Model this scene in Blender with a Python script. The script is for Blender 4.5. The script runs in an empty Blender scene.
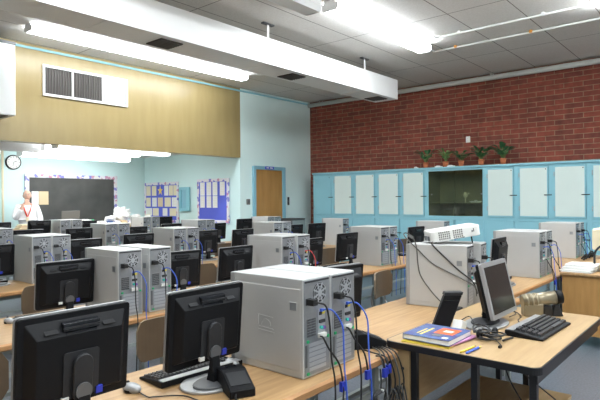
import bpy, bmesh, math, random
from mathutils import Vector, Matrix
from math import sin, cos, pi, radians, sqrt
random.seed(7)
COL = bpy.context.scene.collection
SC = bpy.context.scene

# ------------------------------------------------------------ camera, world, exposure
cam = bpy.data.cameras.new('camera')
cam.lens = 31.8; cam.sensor_width = 36; cam.clip_start = 0.05; cam.clip_end = 100
camo = bpy.data.objects.new('camera', cam); COL.objects.link(camo)
R_ = Vector((0.64554, -0.76368, -0.0087)); U_ = Vector((0.00706, -0.00543, 0.99996)); F_ = Vector((0.7637, 0.64557, -0.00189))
m = Matrix(((R_.x, U_.x, -F_.x, 0), (R_.y, U_.y, -F_.y, 0), (R_.z, U_.z, -F_.z, 1.55), (0, 0, 0, 1)))
camo.matrix_world = m
SC.camera = camo
w = bpy.data.worlds.new('room_air'); SC.world = w; w.use_nodes = True
w.node_tree.nodes['Background'].inputs[0].default_value = (0.9, 0.95, 1, 1)
w.node_tree.nodes['Background'].inputs[1].default_value = 0.3
SC.view_settings.view_transform = 'Standard'; SC.view_settings.look = 'None'
SC.view_settings.gamma = 1; SC.view_settings.use_curve_mapping = False
SC.view_settings.exposure = 0.2
LAMP = 27.0        # strength of the ceiling tubes
LAMP_ALCOVE = 9.5

def area(name, loc, sx, sy, power, rot=(0, 0, 0), colr=(1, .97, .92)):
    l = bpy.data.lights.new(name, 'AREA'); l.shape = 'RECTANGLE'; l.size = sx; l.size_y = sy; l.energy = power; l.color = colr
    o = bpy.data.objects.new(name, l); o.location = loc; o.rotation_euler = rot; COL.objects.link(o)

# ------------------------------------------------------------ materials
MAT = {}
def mat(name, col, rough=.6, metal=0, emit=0, spec=.5, bump=0, bscale=40, vary=0, vscale=8, stretch=None, col2=None):
    m = bpy.data.materials.new(name); m.use_nodes = True; nt = m.node_tree; N = nt.nodes; L = nt.links
    p = N['Principled BSDF']; c4 = (*col, 1)
    p.inputs['Base Color'].default_value = c4; p.inputs['Roughness'].default_value = rough; p.inputs['Metallic'].default_value = metal
    p.inputs['Specular IOR Level'].default_value = spec
    if emit:
        p.inputs['Emission Color'].default_value = c4; p.inputs['Emission Strength'].default_value = emit
    if vary or bump:
        tc = N.new('ShaderNodeTexCoord'); mp = N.new('ShaderNodeMapping'); L.new(tc.outputs['Object'], mp.inputs[0])
        if stretch: mp.inputs['Scale'].default_value = stretch
        if vary:
            n = N.new('ShaderNodeTexNoise'); n.inputs['Scale'].default_value = vscale; n.inputs['Detail'].default_value = 4
            L.new(mp.outputs[0], n.inputs[0]); mx = N.new('ShaderNodeMix'); mx.data_type = 'RGBA'
            c2 = col2 or tuple(max(0, c * (1 - vary)) for c in col); c1 = col if col2 else tuple(min(1, c * (1 + vary * .6)) for c in col)
            mx.inputs[6].default_value = (*c1, 1); mx.inputs[7].default_value = (*c2, 1)
            rp = N.new('ShaderNodeMapRange'); rp.inputs[1].default_value = .3; rp.inputs[2].default_value = .7
            L.new(n.outputs[0], rp.inputs[0]); L.new(rp.outputs[0], mx.inputs[0]); L.new(mx.outputs[2], p.inputs['Base Color'])
        if bump:
            n2 = N.new('ShaderNodeTexNoise'); n2.inputs['Scale'].default_value = bscale; L.new(mp.outputs[0], n2.inputs[0])
            bp = N.new('ShaderNodeBump'); bp.inputs['Strength'].default_value = bump; bp.inputs['Distance'].default_value = .002
            L.new(n2.outputs[0], bp.inputs['Height']); L.new(bp.outputs[0], p.inputs['Normal'])
    MAT[name] = m; return m

mat('case_silver', (.54, .545, .54), .42, .3, vary=.05, vscale=3)
mat('case_top', (.47, .465, .45), .42, .25)
mat('rear_steel', (.32, .34, .36), .35, .6, vary=.12, vscale=25)
mat('rear_dark', (.035, .037, .04), .7)
mat('fan_steel', (.45, .47, .50), .35, .4)
mat('green_clip', (.02, .42, .16), .5)
mat('teal_port', (.03, .5, .42), .5)
mat('purple_port', (.22, .1, .45), .5)
mat('blue_port', (.05, .1, .6), .5)
mat('white_plug', (.75, .75, .72), .5)
mat('yellow_tag', (.75, .62, .06), .5)
mat('black_plastic', (.0075, .008, .0095), .45, spec=.18, bump=.1, bscale=300)
mat('black_gloss', (.012, .013, .016), .16)
mat('dark_grey', (.022, .023, .026), .45, spec=.35)
mat('key_grey', (.04, .041, .044), .35)
mat('mid_grey', (.10, .103, .108), .45)
mat('bezel_silver', (.36, .365, .37), .35, .3)
mat('screen', (.03, .035, .034), .18)
mat('cord_black', (.012, .012, .013), .5)
mat('cord_blue', (.05, .13, .62), .45)
mat('cord_grey', (.10, .098, .09), .5)
mat('cord_red', (.6, .05, .05), .5)
mat('plug_blue', (.02, .04, .42), .4)
mat('desk_wood', (.47, .295, .14), .42, vary=.12, vscale=2.5, stretch=(1.2, 16, 6), col2=(.35, .205, .088))
mat('desk_edge', (.42, .215, .085), .45, vary=.2, vscale=6, stretch=(1, 8, 8))
mat('cart_wood', (.45, .305, .15), .42, vary=.1, vscale=2.5, stretch=(1.5, 16, 6), col2=(.385, .25, .12))
mat('panel_wood', (.46, .30, .145), .5, vary=.15, vscale=3, stretch=(2, 2, 14), col2=(.38, .235, .105))
mat('teacher_wood', (.48, .265, .09), .45, vary=.15, vscale=2, stretch=(2, 14, 2), col2=(.40, .21, .065))
mat('door_wood', (.47, .25, .075), .45, vary=.15, vscale=2, stretch=(5, 5, .8), col2=(.38, .19, .05))
mat('chair_shell', (.10, .066, .038), .4, vary=.1, vscale=10)
mat('chair_edge', (.26, .19, .12), .5)
mat('chair_metal', (.30, .30, .29), .3, .8)
mat('desk_metal', (.33, .36, .345), .4, .4)
mat('black_metal', (.012, .012, .014), .35)
mat('blue_paint', (.27, .56, .65), .45, vary=.04, vscale=3)
mat('blue_paint_dark', (.20, .45, .53), .5)
mat('blue_panel', (.66, .76, .72), .5, vary=.03, vscale=2)
mat('frame_blue', (.25, .49, .60), .45)
mat('teal_wall', (.75, .92, .90), .6, vary=.03, vscale=1.5)
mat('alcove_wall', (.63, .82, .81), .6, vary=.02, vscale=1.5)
mat('tan_wall', (.37, .285, .13), .32, vary=.12, vscale=2.5, stretch=(3, 1, .5), col2=(.33, .25, .11))
mat('far_wall', (.62, .62, .58), .7, vary=.03)
mat('white_paint', (.80, .80, .77), .45)
mat('white_metal', (.88, .88, .87), .4)
mat('pipe_paint', (.62, .62, .60), .4)
mat('vent_dark', (.06, .05, .045), .6)
mat('vent_slat', (.10, .09, .08), .5)
mat('tube_glow', (.90, .96, 1), .5, emit=LAMP)
mat('tube_glow_alcove', (.95, .98, 1), .5, emit=LAMP_ALCOVE)
mat('diffuser_off', (.80, .81, .81), .4)
mat('chalkboard', (.05, .052, .05), .6, vary=.5, vscale=2.5, col2=(.085, .085, .08))
mat('board_blue', (.10, .13, .62), .7)
mat('paper', (.82, .82, .80), .8)
mat('paper_cream', (.78, .70, .50), .8)
mat('paper_tan', (.72, .56, .36), .8)
mat('paper_ink', (.30, .30, .33), .8)
mat('star_yellow', (.85, .62, .12), .6)
mat('skin', (.66, .40, .30), .55)
mat('skin_lip', (.50, .22, .18), .5)
mat('eye_dark', (.03, .03, .03), .3)
mat('hair_grey', (.22, .19, .17), .8)
mat('coat_white', (.82, .82, .83), .75, bump=.2, bscale=8)
mat('trousers', (.05, .055, .07), .8)
mat('shoe', (.02, .02, .02), .4)
mat('lanyard_red', (.78, .07, .03), .6)
mat('terracotta', (.50, .15, .06), .7, vary=.15, vscale=15)
mat('soil', (.05, .03, .02), .9)
mat('leaf', (.045, .17, .06), .5, vary=.4, vscale=20)
mat('leaf_light', (.16, .30, .09), .5, vary=.4, vscale=20)
mat('cover_purple', (.05, .03, .16), .55, spec=.3, vary=.5, vscale=16, col2=(.08, .17, .34))
mat('cover_orange', (.80, .14, .04), .3)
mat('cover_yellow', (.82, .62, .06), .4)
mat('cover_white', (.80, .78, .78), .35)
mat('cover_pink', (.55, .25, .45), .4)
mat('gold_grey', (.30, .255, .17), .3, .45)
mat('lens_blue', (.02, .03, .07), .08)
mat('proj_white', (.80, .80, .77), .35)
mat('proj_grey', (.16, .155, .145), .5)
mat('beige', (.72, .64, .46), .5)
mat('cream', (.80, .72, .52), .6)
mat('tile_line', (.2, .2, .2), .8)
mat('cabinet_in', (.30, .28, .17), .7, vary=.3, vscale=2)
mat('cabinet_pane_back', (.10, .12, .08), .6, vary=.4, vscale=3, stretch=(1, 3, .4))
mat('orange_tag', (.8, .35, .05), .5)
mat('steel', (.5, .5, .5), .3, .9)

def special():
    # red brick with grey mortar
    m = bpy.data.materials.new('red_brick'); m.use_nodes = True; N = m.node_tree.nodes; L = m.node_tree.links; p = N['Principled BSDF']
    tc = N.new('ShaderNodeTexCoord'); sp = N.new('ShaderNodeSeparateXYZ'); cb = N.new('ShaderNodeCombineXYZ')
    L.new(tc.outputs['Object'], sp.inputs[0]); L.new(sp.outputs['Y'], cb.inputs[0]); L.new(sp.outputs['Z'], cb.inputs[1])
    b = N.new('ShaderNodeTexBrick'); L.new(cb.outputs[0], b.inputs[0]); b.inputs['Scale'].default_value = 1
    b.inputs['Brick Width'].default_value = .33; b.inputs['Row Height'].default_value = .097; b.inputs['Mortar Size'].default_value = .007
    b.inputs['Color1'].default_value = (.27, .060, .036, 1); b.inputs['Color2'].default_value = (.17, .040, .028, 1); b.inputs['Mortar'].default_value = (.30, .20, .12, 1)
    b.inputs['Mortar Smooth'].default_value = .3
    n = N.new('ShaderNodeTexNoise'); n.inputs['Scale'].default_value = 9; L.new(tc.outputs['Object'], n.inputs[0])
    mx = N.new('ShaderNodeMix'); mx.data_type = 'RGBA'; mx.blend_type = 'OVERLAY'; mx.inputs[0].default_value = .5
    L.new(b.outputs['Color'], mx.inputs[6]); L.new(n.outputs[0], mx.inputs[7]); L.new(mx.outputs[2], p.inputs['Base Color'])
    bp = N.new('ShaderNodeBump'); bp.inputs['Strength'].default_value = .5; bp.inputs['Distance'].default_value = .01; bp.invert = True
    L.new(b.outputs['Fac'], bp.inputs['Height']); L.new(bp.outputs[0], p.inputs['Normal']); p.inputs['Roughness'].default_value = .8
    MAT['red_brick'] = m
    # ceiling panels: speckled, seams
    m = bpy.data.materials.new('ceiling_panel'); m.use_nodes = True; N = m.node_tree.nodes; L = m.node_tree.links; p = N['Principled BSDF']
    tc = N.new('ShaderNodeTexCoord'); mp = N.new('ShaderNodeMapping'); mp.inputs['Location'].default_value = (.3, .05, 0)
    L.new(tc.outputs['Object'], mp.inputs[0])
    b = N.new('ShaderNodeTexBrick'); L.new(mp.outputs[0], b.inputs[0]); b.offset = 0; b.inputs['Scale'].default_value = 1
    b.inputs['Brick Width'].default_value = 2.4; b.inputs['Row Height'].default_value = .8; b.inputs['Mortar Size'].default_value = .007
    b.inputs['Color1'].default_value = (.72, .70, .67, 1); b.inputs['Color2'].default_value = (.68, .66, .63, 1); b.inputs['Mortar'].default_value = (.19, .165, .15, 1)
    n = N.new('ShaderNodeTexNoise'); n.inputs['Scale'].default_value = 45; n.inputs['Detail'].default_value = 6; L.new(tc.outputs['Object'], n.inputs[0])
    mx = N.new('ShaderNodeMix'); mx.data_type = 'RGBA'; mx.blend_type = 'OVERLAY'; mx.inputs[0].default_value = .35
    L.new(b.outputs['Color'], mx.inputs[6]); L.new(n.outputs[0], mx.inputs[7]); L.new(mx.outputs[2], p.inputs['Base Color'])
    p.inputs['Roughness'].default_value = .9
    MAT['ceiling_panel'] = m
    # vinyl tile floor
    m = bpy.data.materials.new('floor_tile'); m.use_nodes = True; N = m.node_tree.nodes; L = m.node_tree.links; p = N['Principled BSDF']
    tc = N.new('ShaderNodeTexCoord')
    b = N.new('ShaderNodeTexBrick'); L.new(tc.outputs['Object'], b.inputs[0]); b.offset = 0; b.inputs['Scale'].default_value = 1
    b.inputs['Brick Width'].default_value = .305; b.inputs['Row Height'].default_value = .305; b.inputs['Mortar Size'].default_value = .0015
    b.inputs['Color1'].default_value = (.135, .15, .175, 1); b.inputs['Color2'].default_value = (.125, .14, .165, 1); b.inputs['Mortar'].default_value = (.08, .09, .10, 1)
    n = N.new('ShaderNodeTexNoise'); n.inputs['Scale'].default_value = 60; n.inputs['Detail'].default_value = 5; L.new(tc.outputs['Object'], n.inputs[0])
    mx = N.new('ShaderNodeMix'); mx.data_type = 'RGBA'; mx.blend_type = 'OVERLAY'; mx.inputs[0].default_value = .6
    L.new(b.outputs['Color'], mx.inputs[6]); L.new(n.outputs[0], mx.inputs[7]); L.new(mx.outputs[2], p.inputs['Base Color'])
    p.inputs['Roughness'].default_value = .3
    MAT['floor_tile'] = m
    # confetti printed paper border
    m = bpy.data.materials.new('confetti_border'); m.use_nodes = True; N = m.node_tree.nodes; L = m.node_tree.links; p = N['Principled BSDF']
    tc = N.new('ShaderNodeTexCoord'); v = N.new('ShaderNodeTexVoronoi'); v.inputs['Scale'].default_value = 16; L.new(tc.outputs['Object'], v.inputs[0])
    r = N.new('ShaderNodeValToRGB'); r.color_ramp.interpolation = 'CONSTANT'
    sp = N.new('ShaderNodeSeparateColor'); L.new(v.outputs['Color'], sp.inputs[0]); L.new(sp.outputs[0], r.inputs[0])
    e = r.color_ramp.elements; e[0].position = 0; e[0].color = (.75, .73, .78, 1); e[1].position = .45; e[1].color = (.25, .25, .6, 1)
    for ps, c in ((.6, (.75, .73, .76, 1)), (.75, (.6, .3, .42, 1)), (.85, (.75, .72, .7, 1))):
        x = e.new(ps); x.color = c
    L.new(r.outputs[0], p.inputs['Base Color']); p.inputs['Roughness'].default_value = .8
    MAT['confetti_border'] = m
    # glass
    m = bpy.data.materials.new('cabinet_glass'); m.use_nodes = True; N = m.node_tree.nodes; L = m.node_tree.links
    out = N['Material Output']; t = N.new('ShaderNodeBsdfTransparent'); t.inputs[0].default_value = (.8, .85, .78, 1)
    g = N.new('ShaderNodeBsdfGlossy'); g.inputs['Roughness'].default_value = .05; ms = N.new('ShaderNodeMixShader'); ms.inputs[0].default_value = .12
    L.new(t.outputs[0], ms.inputs[1]); L.new(g.outputs[0], ms.inputs[2]); L.new(ms.outputs[0], out.inputs[0])
    MAT['cabinet_glass'] = m
special()

# ------------------------------------------------------------ mesh helpers
class MB:
    """collects shapes and links them as ONE mesh object"""
    def __init__(s): s.v = []; s.f = []; s.m = []; s.smooth = []
    def add(s, vs, fs, mi=0, sm=False):
        b = len(s.v); s.v += [tuple(v) for v in vs]
        for f in fs: s.f.append(tuple(b + i for i in f)); s.m.append(mi); s.smooth.append(sm)
        return s
    def box(s, c, d, rot=None, mi=0, taper=1.0):
        vs = []
        for z in (-.5, .5):
            k = taper if z > 0 else 1
            for x, y in ((-.5, -.5), (.5, -.5), (.5, .5), (-.5, .5)):
                v = Vector((x * d[0] * k, y * d[1] * k, z * d[2]))
                if rot is not None: v = rot @ v
                vs.append((v.x + c[0], v.y + c[1], v.z + c[2]))
        return s.add(vs, [(3, 2, 1, 0), (4, 5, 6, 7), (0, 1, 5, 4), (1, 2, 6, 5), (2, 3, 7, 6), (3, 0, 4, 7)], mi)
    def bx(s, x0, x1, y0, y1, z0, z1, mi=0):
        return s.box(((x0 + x1) / 2, (y0 + y1) / 2, (z0 + z1) / 2), (x1 - x0, y1 - y0, z1 - z0), mi=mi)
    def cyl(s, p0, p1, r0, r1=None, n=14, mi=0, caps=True):
        p0 = Vector(p0); p1 = Vector(p1); r1 = r0 if r1 is None else r1
        d = (p1 - p0).normalized(); a = d.orthogonal().normalized(); b = d.cross(a)
        vs = []
        for p, r in ((p0, r0), (p1, r1)):
            for i in range(n):
                t = 2 * pi * i / n; vs.append(p + a * r * cos(t) + b * r * sin(t))
        fs = [(i, (i + 1) % n, n + (i + 1) % n, n + i) for i in range(n)]
        s.add(vs, fs, mi, True)
        if caps:
            k = len(s.v) - 2 * n
            s.f.append(tuple(range(k + n - 1, k - 1, -1))); s.m.append(mi); s.smooth.append(False)
            s.f.append(tuple(range(k + n, k + 2 * n))); s.m.append(mi); s.smooth.append(False)
        return s
    def tube(s, pts, r, n=6, sub=5, mi=0):
        P = [Vector(p) for p in pts]; path = []
        for i in range(len(P) - 1):
            a, b, c, d = P[max(i - 1, 0)], P[i], P[i + 1], P[min(i + 2, len(P) - 1)]
            for k in range(sub):
                t = k / sub
                path.append(.5 * ((2 * b) + (c - a) * t + (2 * a - 5 * b + 4 * c - d) * t * t + (3 * b - a - 3 * c + d) * t ** 3))
        path.append(P[-1]); vs = []; ref = None
        for i, p in enumerate(path):
            d = (path[min(i + 1, len(path) - 1)] - path[max(i - 1, 0)])
            if d.length < 1e-9: d = Vector((0, 0, 1))
            d.normalize()
            a = d.orthogonal().normalized() if ref is None else (ref - d * ref.dot(d)).normalized()
            ref = a; b = d.cross(a)
            for j in range(n):
                t = 2 * pi * j / n; vs.append(p + a * r * cos(t) + b * r * sin(t))
        fs = []
        for i in range(len(path) - 1):
            for j in range(n): fs.append((i * n + j, i * n + (j + 1) % n, (i + 1) * n + (j + 1) % n, (i + 1) * n + j))
        fs.append(tuple(range(n - 1, -1, -1))); fs.append(tuple((len(path) - 1) * n + j for j in range(n)))
        return s.add(vs, fs, mi, True)
    def prism(s, poly, y0, y1, axis='y', mi=0):
        """poly of (a,b) extruded along an axis: y -> (a,y,b); x -> (x,a,b); z -> (a,b,z)"""
        n = len(poly); vs = []
        for t in (y0, y1):
            for a, b in poly: vs.append({'y': (a, t, b), 'x': (t, a, b), 'z': (a, b, t)}[axis])
        fs = [tuple(range(n)), tuple(range(2 * n - 1, n - 1, -1))] + [(i, n + i, n + (i + 1) % n, (i + 1) % n) for i in range(n)]
        return s.add(vs, fs, mi)
    def frustum(s, r0, r1, y0, y1, mi=0):
        """rect (x0,x1,z0,z1) at y0 to another at y1"""
        vs = []
        for (x0, x1, z0, z1), y in ((r0, y0), (r1, y1)): vs += [(x0, y, z0), (x1, y, z0), (x1, y, z1), (x0, y, z1)]
        return s.add(vs, [(0, 1, 2, 3), (7, 6, 5, 4), (0, 4, 5, 1), (1, 5, 6, 2), (2, 6, 7, 3), (3, 7, 4, 0)], mi)
    def ball(s, c, r, sc=(1, 1, 1), n=12, mi=0, jit=0, rot=None):
        vs = []; rings = n // 2 + 1
        for i in range(rings + 1):
            ph = pi * i / rings
            for j in range(n):
                t = 2 * pi * j / n; k = r * (1 + (random.uniform(-jit, jit) if 0 < i < rings else 0))
                v = Vector((sin(ph) * cos(t) * k * sc[0], sin(ph) * sin(t) * k * sc[1], cos(ph) * k * sc[2]))
                if rot is not None: v = rot @ v
                vs.append((c[0] + v.x, c[1] + v.y, c[2] + v.z))
        fs = [(i * n + j, (i + 1) * n + j, (i + 1) * n + (j + 1) % n, i * n + (j + 1) % n) for i in range(rings) for j in range(n)]
        return s.add(vs, fs, mi, jit == 0)
    def rot(s, M, piv=(0, 0, 0)):
        pv = Vector(piv); s.v = [tuple(M @ (Vector(v) - pv) + pv) for v in s.v]; return s
    def build(s, name, mats, parent=None, bevel=0, loc=None, seg=1, smooth=False):
        me = bpy.data.meshes.new(name); bm = bmesh.new()
        bv = [bm.verts.new(v) for v in s.v]
        for f, mi, sm in zip(s.f, s.m, s.smooth):
            try: fc = bm.faces.new([bv[i] for i in f])
            except ValueError: continue
            fc.material_index = mi; fc.smooth = sm or smooth
        bmesh.ops.remove_doubles(bm, verts=bm.verts, dist=1e-6)
        bmesh.ops.recalc_face_normals(bm, faces=bm.faces)
        if bevel:
            es = [e for e in bm.edges if len(e.link_faces) == 2 and e.calc_face_angle(0) > .6]
            bmesh.ops.bevel(bm, geom=es, offset=bevel, segments=seg, profile=.6, affect='EDGES', clamp_overlap=True)
        bm.to_mesh(me); bm.free()
        for k in (mats if isinstance(mats, (list, tuple)) else [mats]): me.materials.append(MAT[k])
        o = bpy.data.objects.new(name, me); COL.objects.link(o)
        if parent is not None: o.parent = parent
        if loc is not None: o.location = loc
        return o

def tag(o, label=None, cat=None, group=None, kind=None):
    if label: o['label'] = label
    if cat: o['category'] = cat
    if group: o['group'] = group
    if kind: o['kind'] = kind
    return o
def thing(name, loc, label, cat, group=None, rz=0):
    o = bpy.data.objects.new(name, None); o.empty_display_size = .05; COL.objects.link(o)
    o.location = loc; o.rotation_euler = (0, 0, rz); return tag(o, label, cat, group)
def struct(o): o['kind'] = 'structure'; return o
KIDS = {}
def copy_tree(o, parent=None):
    c = o.copy(); COL.objects.link(c); c.parent = parent
    for ch in list(o.children): copy_tree(ch, c)
    return c
def rounded(w_, h_, r, n=5, cx=0, cy=0):
    pts = []
    for sx, sy, a0 in ((1, 1, 0), (-1, 1, 90), (-1, -1, 180), (1, -1, 270)):
        for i in range(n + 1):
            a = radians(a0 + 90 * i / n); pts.append((cx + sx * (w_ / 2 - r) + r * cos(a), cy + sy * (h_ / 2 - r) + r * sin(a)))
    return pts
ORD = ['first', 'second', 'third', 'fourth', 'fifth', 'sixth', 'seventh', 'eighth']
CEIL = 4.08
def DZ(row, x):
    """height of the desk tops: the first desks are a little taller than the rest"""
    return (.741 if x < 2.54 else .711) if row == 'front' else .701

# ------------------------------------------------------------ the room
fl = MB().bx(-4, 12, -4, 13, -.1, 0).build('floor', 'floor_tile'); struct(fl)
struct(MB().bx(-4, 11.2, -4, 9.0, CEIL, CEIL + .1).build('ceiling', 'ceiling_panel'))
struct(MB().bx(10.85, 11.05, -4, 9.0, 0, CEIL).build('wall_right', 'red_brick'))
struct(MB().bx(8.33, 10.85, 8.8, 9.0, 0, CEIL).build('wall_back', 'teal_wall'))
struct(MB().bx(-4, 8.33, 8.8, 9.0, 2.5, CEIL).build('wall_back_upper', 'tan_wall'))
struct(MB().bx(8.33, 8.5, 9.0, 12.75, 0, 2.9).build('wall_alcove_side', 'alcove_wall'))
struct(MB().bx(8.31, 8.33, 8.8, 9.0, 0, 2.5).build('trim_1', 'alcove_wall'))
struct(MB().bx(-4, 8.33, 12.6, 12.75, 0, 2.9).build('wall_alcove_back', 'alcove_wall'))
struct(MB().bx(-4, 8.33, 9.0, 12.6, 2.70, 2.85).build('ceiling_alcove', 'white_paint'))
struct(MB().bx(-4.1, -4, -4, 12.75, 0, CEIL).build('wall_left', 'far_wall'))
struct(MB().bx(-4, 11.05, -4.1, -4, 0, CEIL).build('wall_front', 'far_wall'))
struct(MB().bx(-4, 10.85, 8.78, 8.8, 4.0, 4.035).build('trim_2', 'blue_paint'))
struct(MB().bx(8.45, 8.68, 8.785, 8.8, 0, .1).bx(9.82, 10.85, 8.785, 8.8, 0, .1).build('baseboard_back', 'dark_grey'))
struct(MB().bx(8.295, 8.31, 8.8, 12.6, 0, .1).build('baseboard_alcove', 'dark_grey'))
# door
d = MB().bx(8.77, 9.68, 8.755, 8.795, .01, 2.25).build('door_1', 'door_wood', bevel=.004); struct(d)
MB().cyl((9.62, 8.70, 1.0), (9.62, 8.755, 1.0), .012).cyl((9.62, 8.70, 1.0), (9.52, 8.70, 1.0), .01).build('door_handle', 'steel', d)
fr = MB().bx(8.69, 8.77, 8.74, 8.8, 0, 2.33).bx(9.68, 9.80, 8.74, 8.8, 0, 2.33).bx(8.77, 9.68, 8.74, 8.8, 2.25, 2.33).build('trim_3', 'frame_blue', bevel=.005); struct(fr)
sg = MB().bx(9.06, 9.36, 8.722, 8.738, 2.265, 2.33).build('door_sign', 'board_blue'); tag(sg, 'small dark blue sign plate on the head of the door frame', 'sign')
MB().bx(9.10, 9.18, 8.718, 8.722, 2.285, 2.31).bx(9.22, 9.31, 8.718, 8.722, 2.285, 2.31).build('lettering', 'paper', sg)
t = MB().bx(8.50, 8.60, 8.77, 8.8, 1.43, 1.56).build('thermostat', 'proj_grey', bevel=.005); tag(t, 'small grey square thermostat on the teal wall left of the door', 'thermostat')
MB().bx(8.52, 8.58, 8.765, 8.77, 1.47, 1.53).build('dial', 'mid_grey', t)
t = MB().bx(9.92, 9.98, 8.78, 8.8, 1.40, 1.60).build('switch_plate', 'dark_grey', bevel=.004); tag(t, 'dark switch plate on the teal wall right of the door', 'switch')
MB().bx(9.935, 9.965, 8.775, 8.78, 1.46, 1.54).build('toggle', 'mid_grey', t)
# vent window in tan wall
v = thing('wall_vent', (4.68, 8.8, 3.30), 'long white-framed louvre vent high on the tan wall, right third pale', 'vent')
X0, X1 = -.77, .78
MB().bx(X0, X1, -.03, 0, .45, .49).bx(X0, X1, -.03, 0, -.02, .02).bx(X0, X0 + .035, -.03, 0, .02, .45).bx(X1 - .035, X1, -.03, 0, .02, .45).bx(-.285, -.255, -.03, 0, .02, .45).build('frame', 'white_metal', v)
MB().bx(X0 + .03, .27, -.004, -.001, .02, .45).build('backing', 'vent_dark', v)
b = MB()
for i in range(22):
    x = X0 + .06 + i * .046
    if x < .25 and abs(x + .27) > .025: b.bx(x, x + .012, -.02, -.004, .02, .45)
b.build('louvres', 'vent_slat', v)
b = MB().bx(.27, X1 - .035, -.006, -.001, .02, .45)
ps = b.build('pale_shutter', 'proj_grey', v)
b = MB()
for i in range(9): b.bx(.275 + i * .052, .312 + i * .052, -.018, -.0065, .02, .45)
b.build('pale_slats', 'white_metal', ps)
# wall-hung duct chase far left
c = thing('duct_chase', (2.6, 8.5, 2.82), 'big white boxed duct drop hanging on the tan wall at far left', 'duct')
MB().bx(-.7, .69, -.22, .29, 0, 1.05).build('casing', 'white_metal', c, bevel=.01)
MB().bx(-.6, .6, -.17, .24, -.012, 0).build('grille', 'vent_dark', c)
MB().bx(-.705, .695, -.225, .29, 1.05, 1.09).build('top_flange', 'mid_grey', c)
# brick-wall plate
t = MB().bx(10.83, 10.85, 4.46, 4.55, 2.71, 2.84).build('wall_plate', 'white_paint', bevel=.003); tag(t, 'small white blank plate on the brick wall above the plants', 'plate')
MB().cyl((10.827, 4.505, 2.75), (10.83, 4.505, 2.75), .006).cyl((10.827, 4.505, 2.80), (10.83, 4.505, 2.80), .006).build('screws', 'steel', t)

# supply duct
dt = thing('supply_duct', (3.65, 5.27, 3.5), 'long white rectangular air duct hung below the ceiling', 'duct')
MB().bx(-6.2, 5.6, 0, .52, 0, .38).build('casing', 'white_metal', dt)
for x in (.15, 2.55, 5.05):
    g = MB().bx(x, x + .32, .10, .42, -.014, -.001).build('grille', 'vent_dark', dt)
    b = MB()
    for k in range(6): b.bx(x + .01, x + .31, .12 + k * .05, .13 + k * .05, -.022, -.014)
    b.build('grille_slats', 'vent_slat', g)
for x in (-3.6, -.6, 1.90, 4.42):
    MB().bx(x - .02, x + .02, -.006, 0, -.004, .58 - .01).bx(x - .02, x + .02, -.006, .526, -.006, 0).build('hanger_strap', 'white_metal', dt)
    MB().bx(x - .11, x + .11, -.03, .03, .56, .578).build('hanger_clip', 'mid_grey', dt)

# luminaires
def luminaire(x0, x1, y0, y1, z0, lab, lit=True, glow='tube_glow', ceil=CEIL):
    L = (x1 - x0) / 2; W = (y1 - y0) / 2; H = ceil - z0
    t = thing('ceiling_light', ((x0 + x1) / 2, (y0 + y1) / 2, z0), lab, 'ceiling light', 'tube lights')
    MB().bx(-L, L, -W * .75, W * .75, H * .7, H - .001).build('housing', 'white_metal', t)
    poly = [(-W, H * .7), (-W, H * .25), (-W * .8, 0), (W * .8, 0), (W, H * .25), (W, H * .7)]
    MB().prism(poly, -L + .02, L - .02, 'x').build('diffuser', glow if lit else 'diffuser_off', t)
    for s in (-1, 1): MB().prism([(a * 1.03, b if b > 0 else -.003) for a, b in poly], s * L - (.02 if s > 0 else 0), s * L + (.02 if s < 0 else 0), 'x').build('end_cap', 'white_metal', t)
    return t
luminaire(5.28, 7.55, 7.72, 7.94, 3.98, 'lit tube light by the tan wall, nearer the door')
luminaire(3.28, 5.27, 7.72, 7.94, 3.98, 'lit tube light by the tan wall, nearer the left edge')
luminaire(5.42, 8.02, 3.94, 4.18, 3.95, 'wide bright tube light right of the duct, ending near the brick wall')
luminaire(2.68, 5.14, 3.97, 4.24, 3.84, 'unlit grey tube light at the top edge beside the bright one', lit=False)
luminaire(5.6, 8.05, 1.10, 1.40, 3.93, 'lit tube light at the top right corner')
luminaire(.2, 2.65, 3.93, 4.20, 3.93, 'added unseen tube light nearest above the camera on the left')  # out of view, added to help light the room
luminaire(3.0, 5.45, 1.10, 1.40, 3.93, 'lit tube light above the front row')
luminaire(.3, 2.75, 1.10, 1.40, 3.93, 'added unseen tube light above the front row left end')  # unseen, an extra light added for the room's brightness
luminaire(5.6, 8.05, -1.9, -1.6, 3.93, 'added unseen fill tube light behind the camera right')  # added out of view to light the room from behind the camera
luminaire(1.6, 4.05, -1.9, -1.6, 3.93, 'added unseen fill tube light behind the camera middle')  # unseen fill added to brighten the foreground
luminaire(-2.0, .45, -1.9, -1.6, 3.93, 'added unseen fill tube light behind the camera left')  # likewise an added fill light, never in view
luminaire(4.35, 6.35, 9.72, 9.98, 2.47, 'lit tube light deep under the low alcove ceiling', glow='tube_glow_alcove', ceil=2.70)
luminaire(4.3, 6.65, 9.10, 9.36, 2.47, 'lit tube light just behind the tan wall edge', glow='tube_glow_alcove', ceil=2.70)
luminaire(2.2, 4.28, 9.72, 9.98, 2.44, 'unlit pale tube light under the alcove ceiling above the clock', lit=False, ceil=2.70)
luminaire(4.6, 7.1, 11.3, 11.56, 2.48, 'lit tube light over the chalkboard', glow='tube_glow_alcove', ceil=2.70)
luminaire(1.9, 4.2, 11.3, 11.56, 2.48, 'lit tube light over the far left of the alcove', glow='tube_glow_alcove', ceil=2.70)

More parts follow.
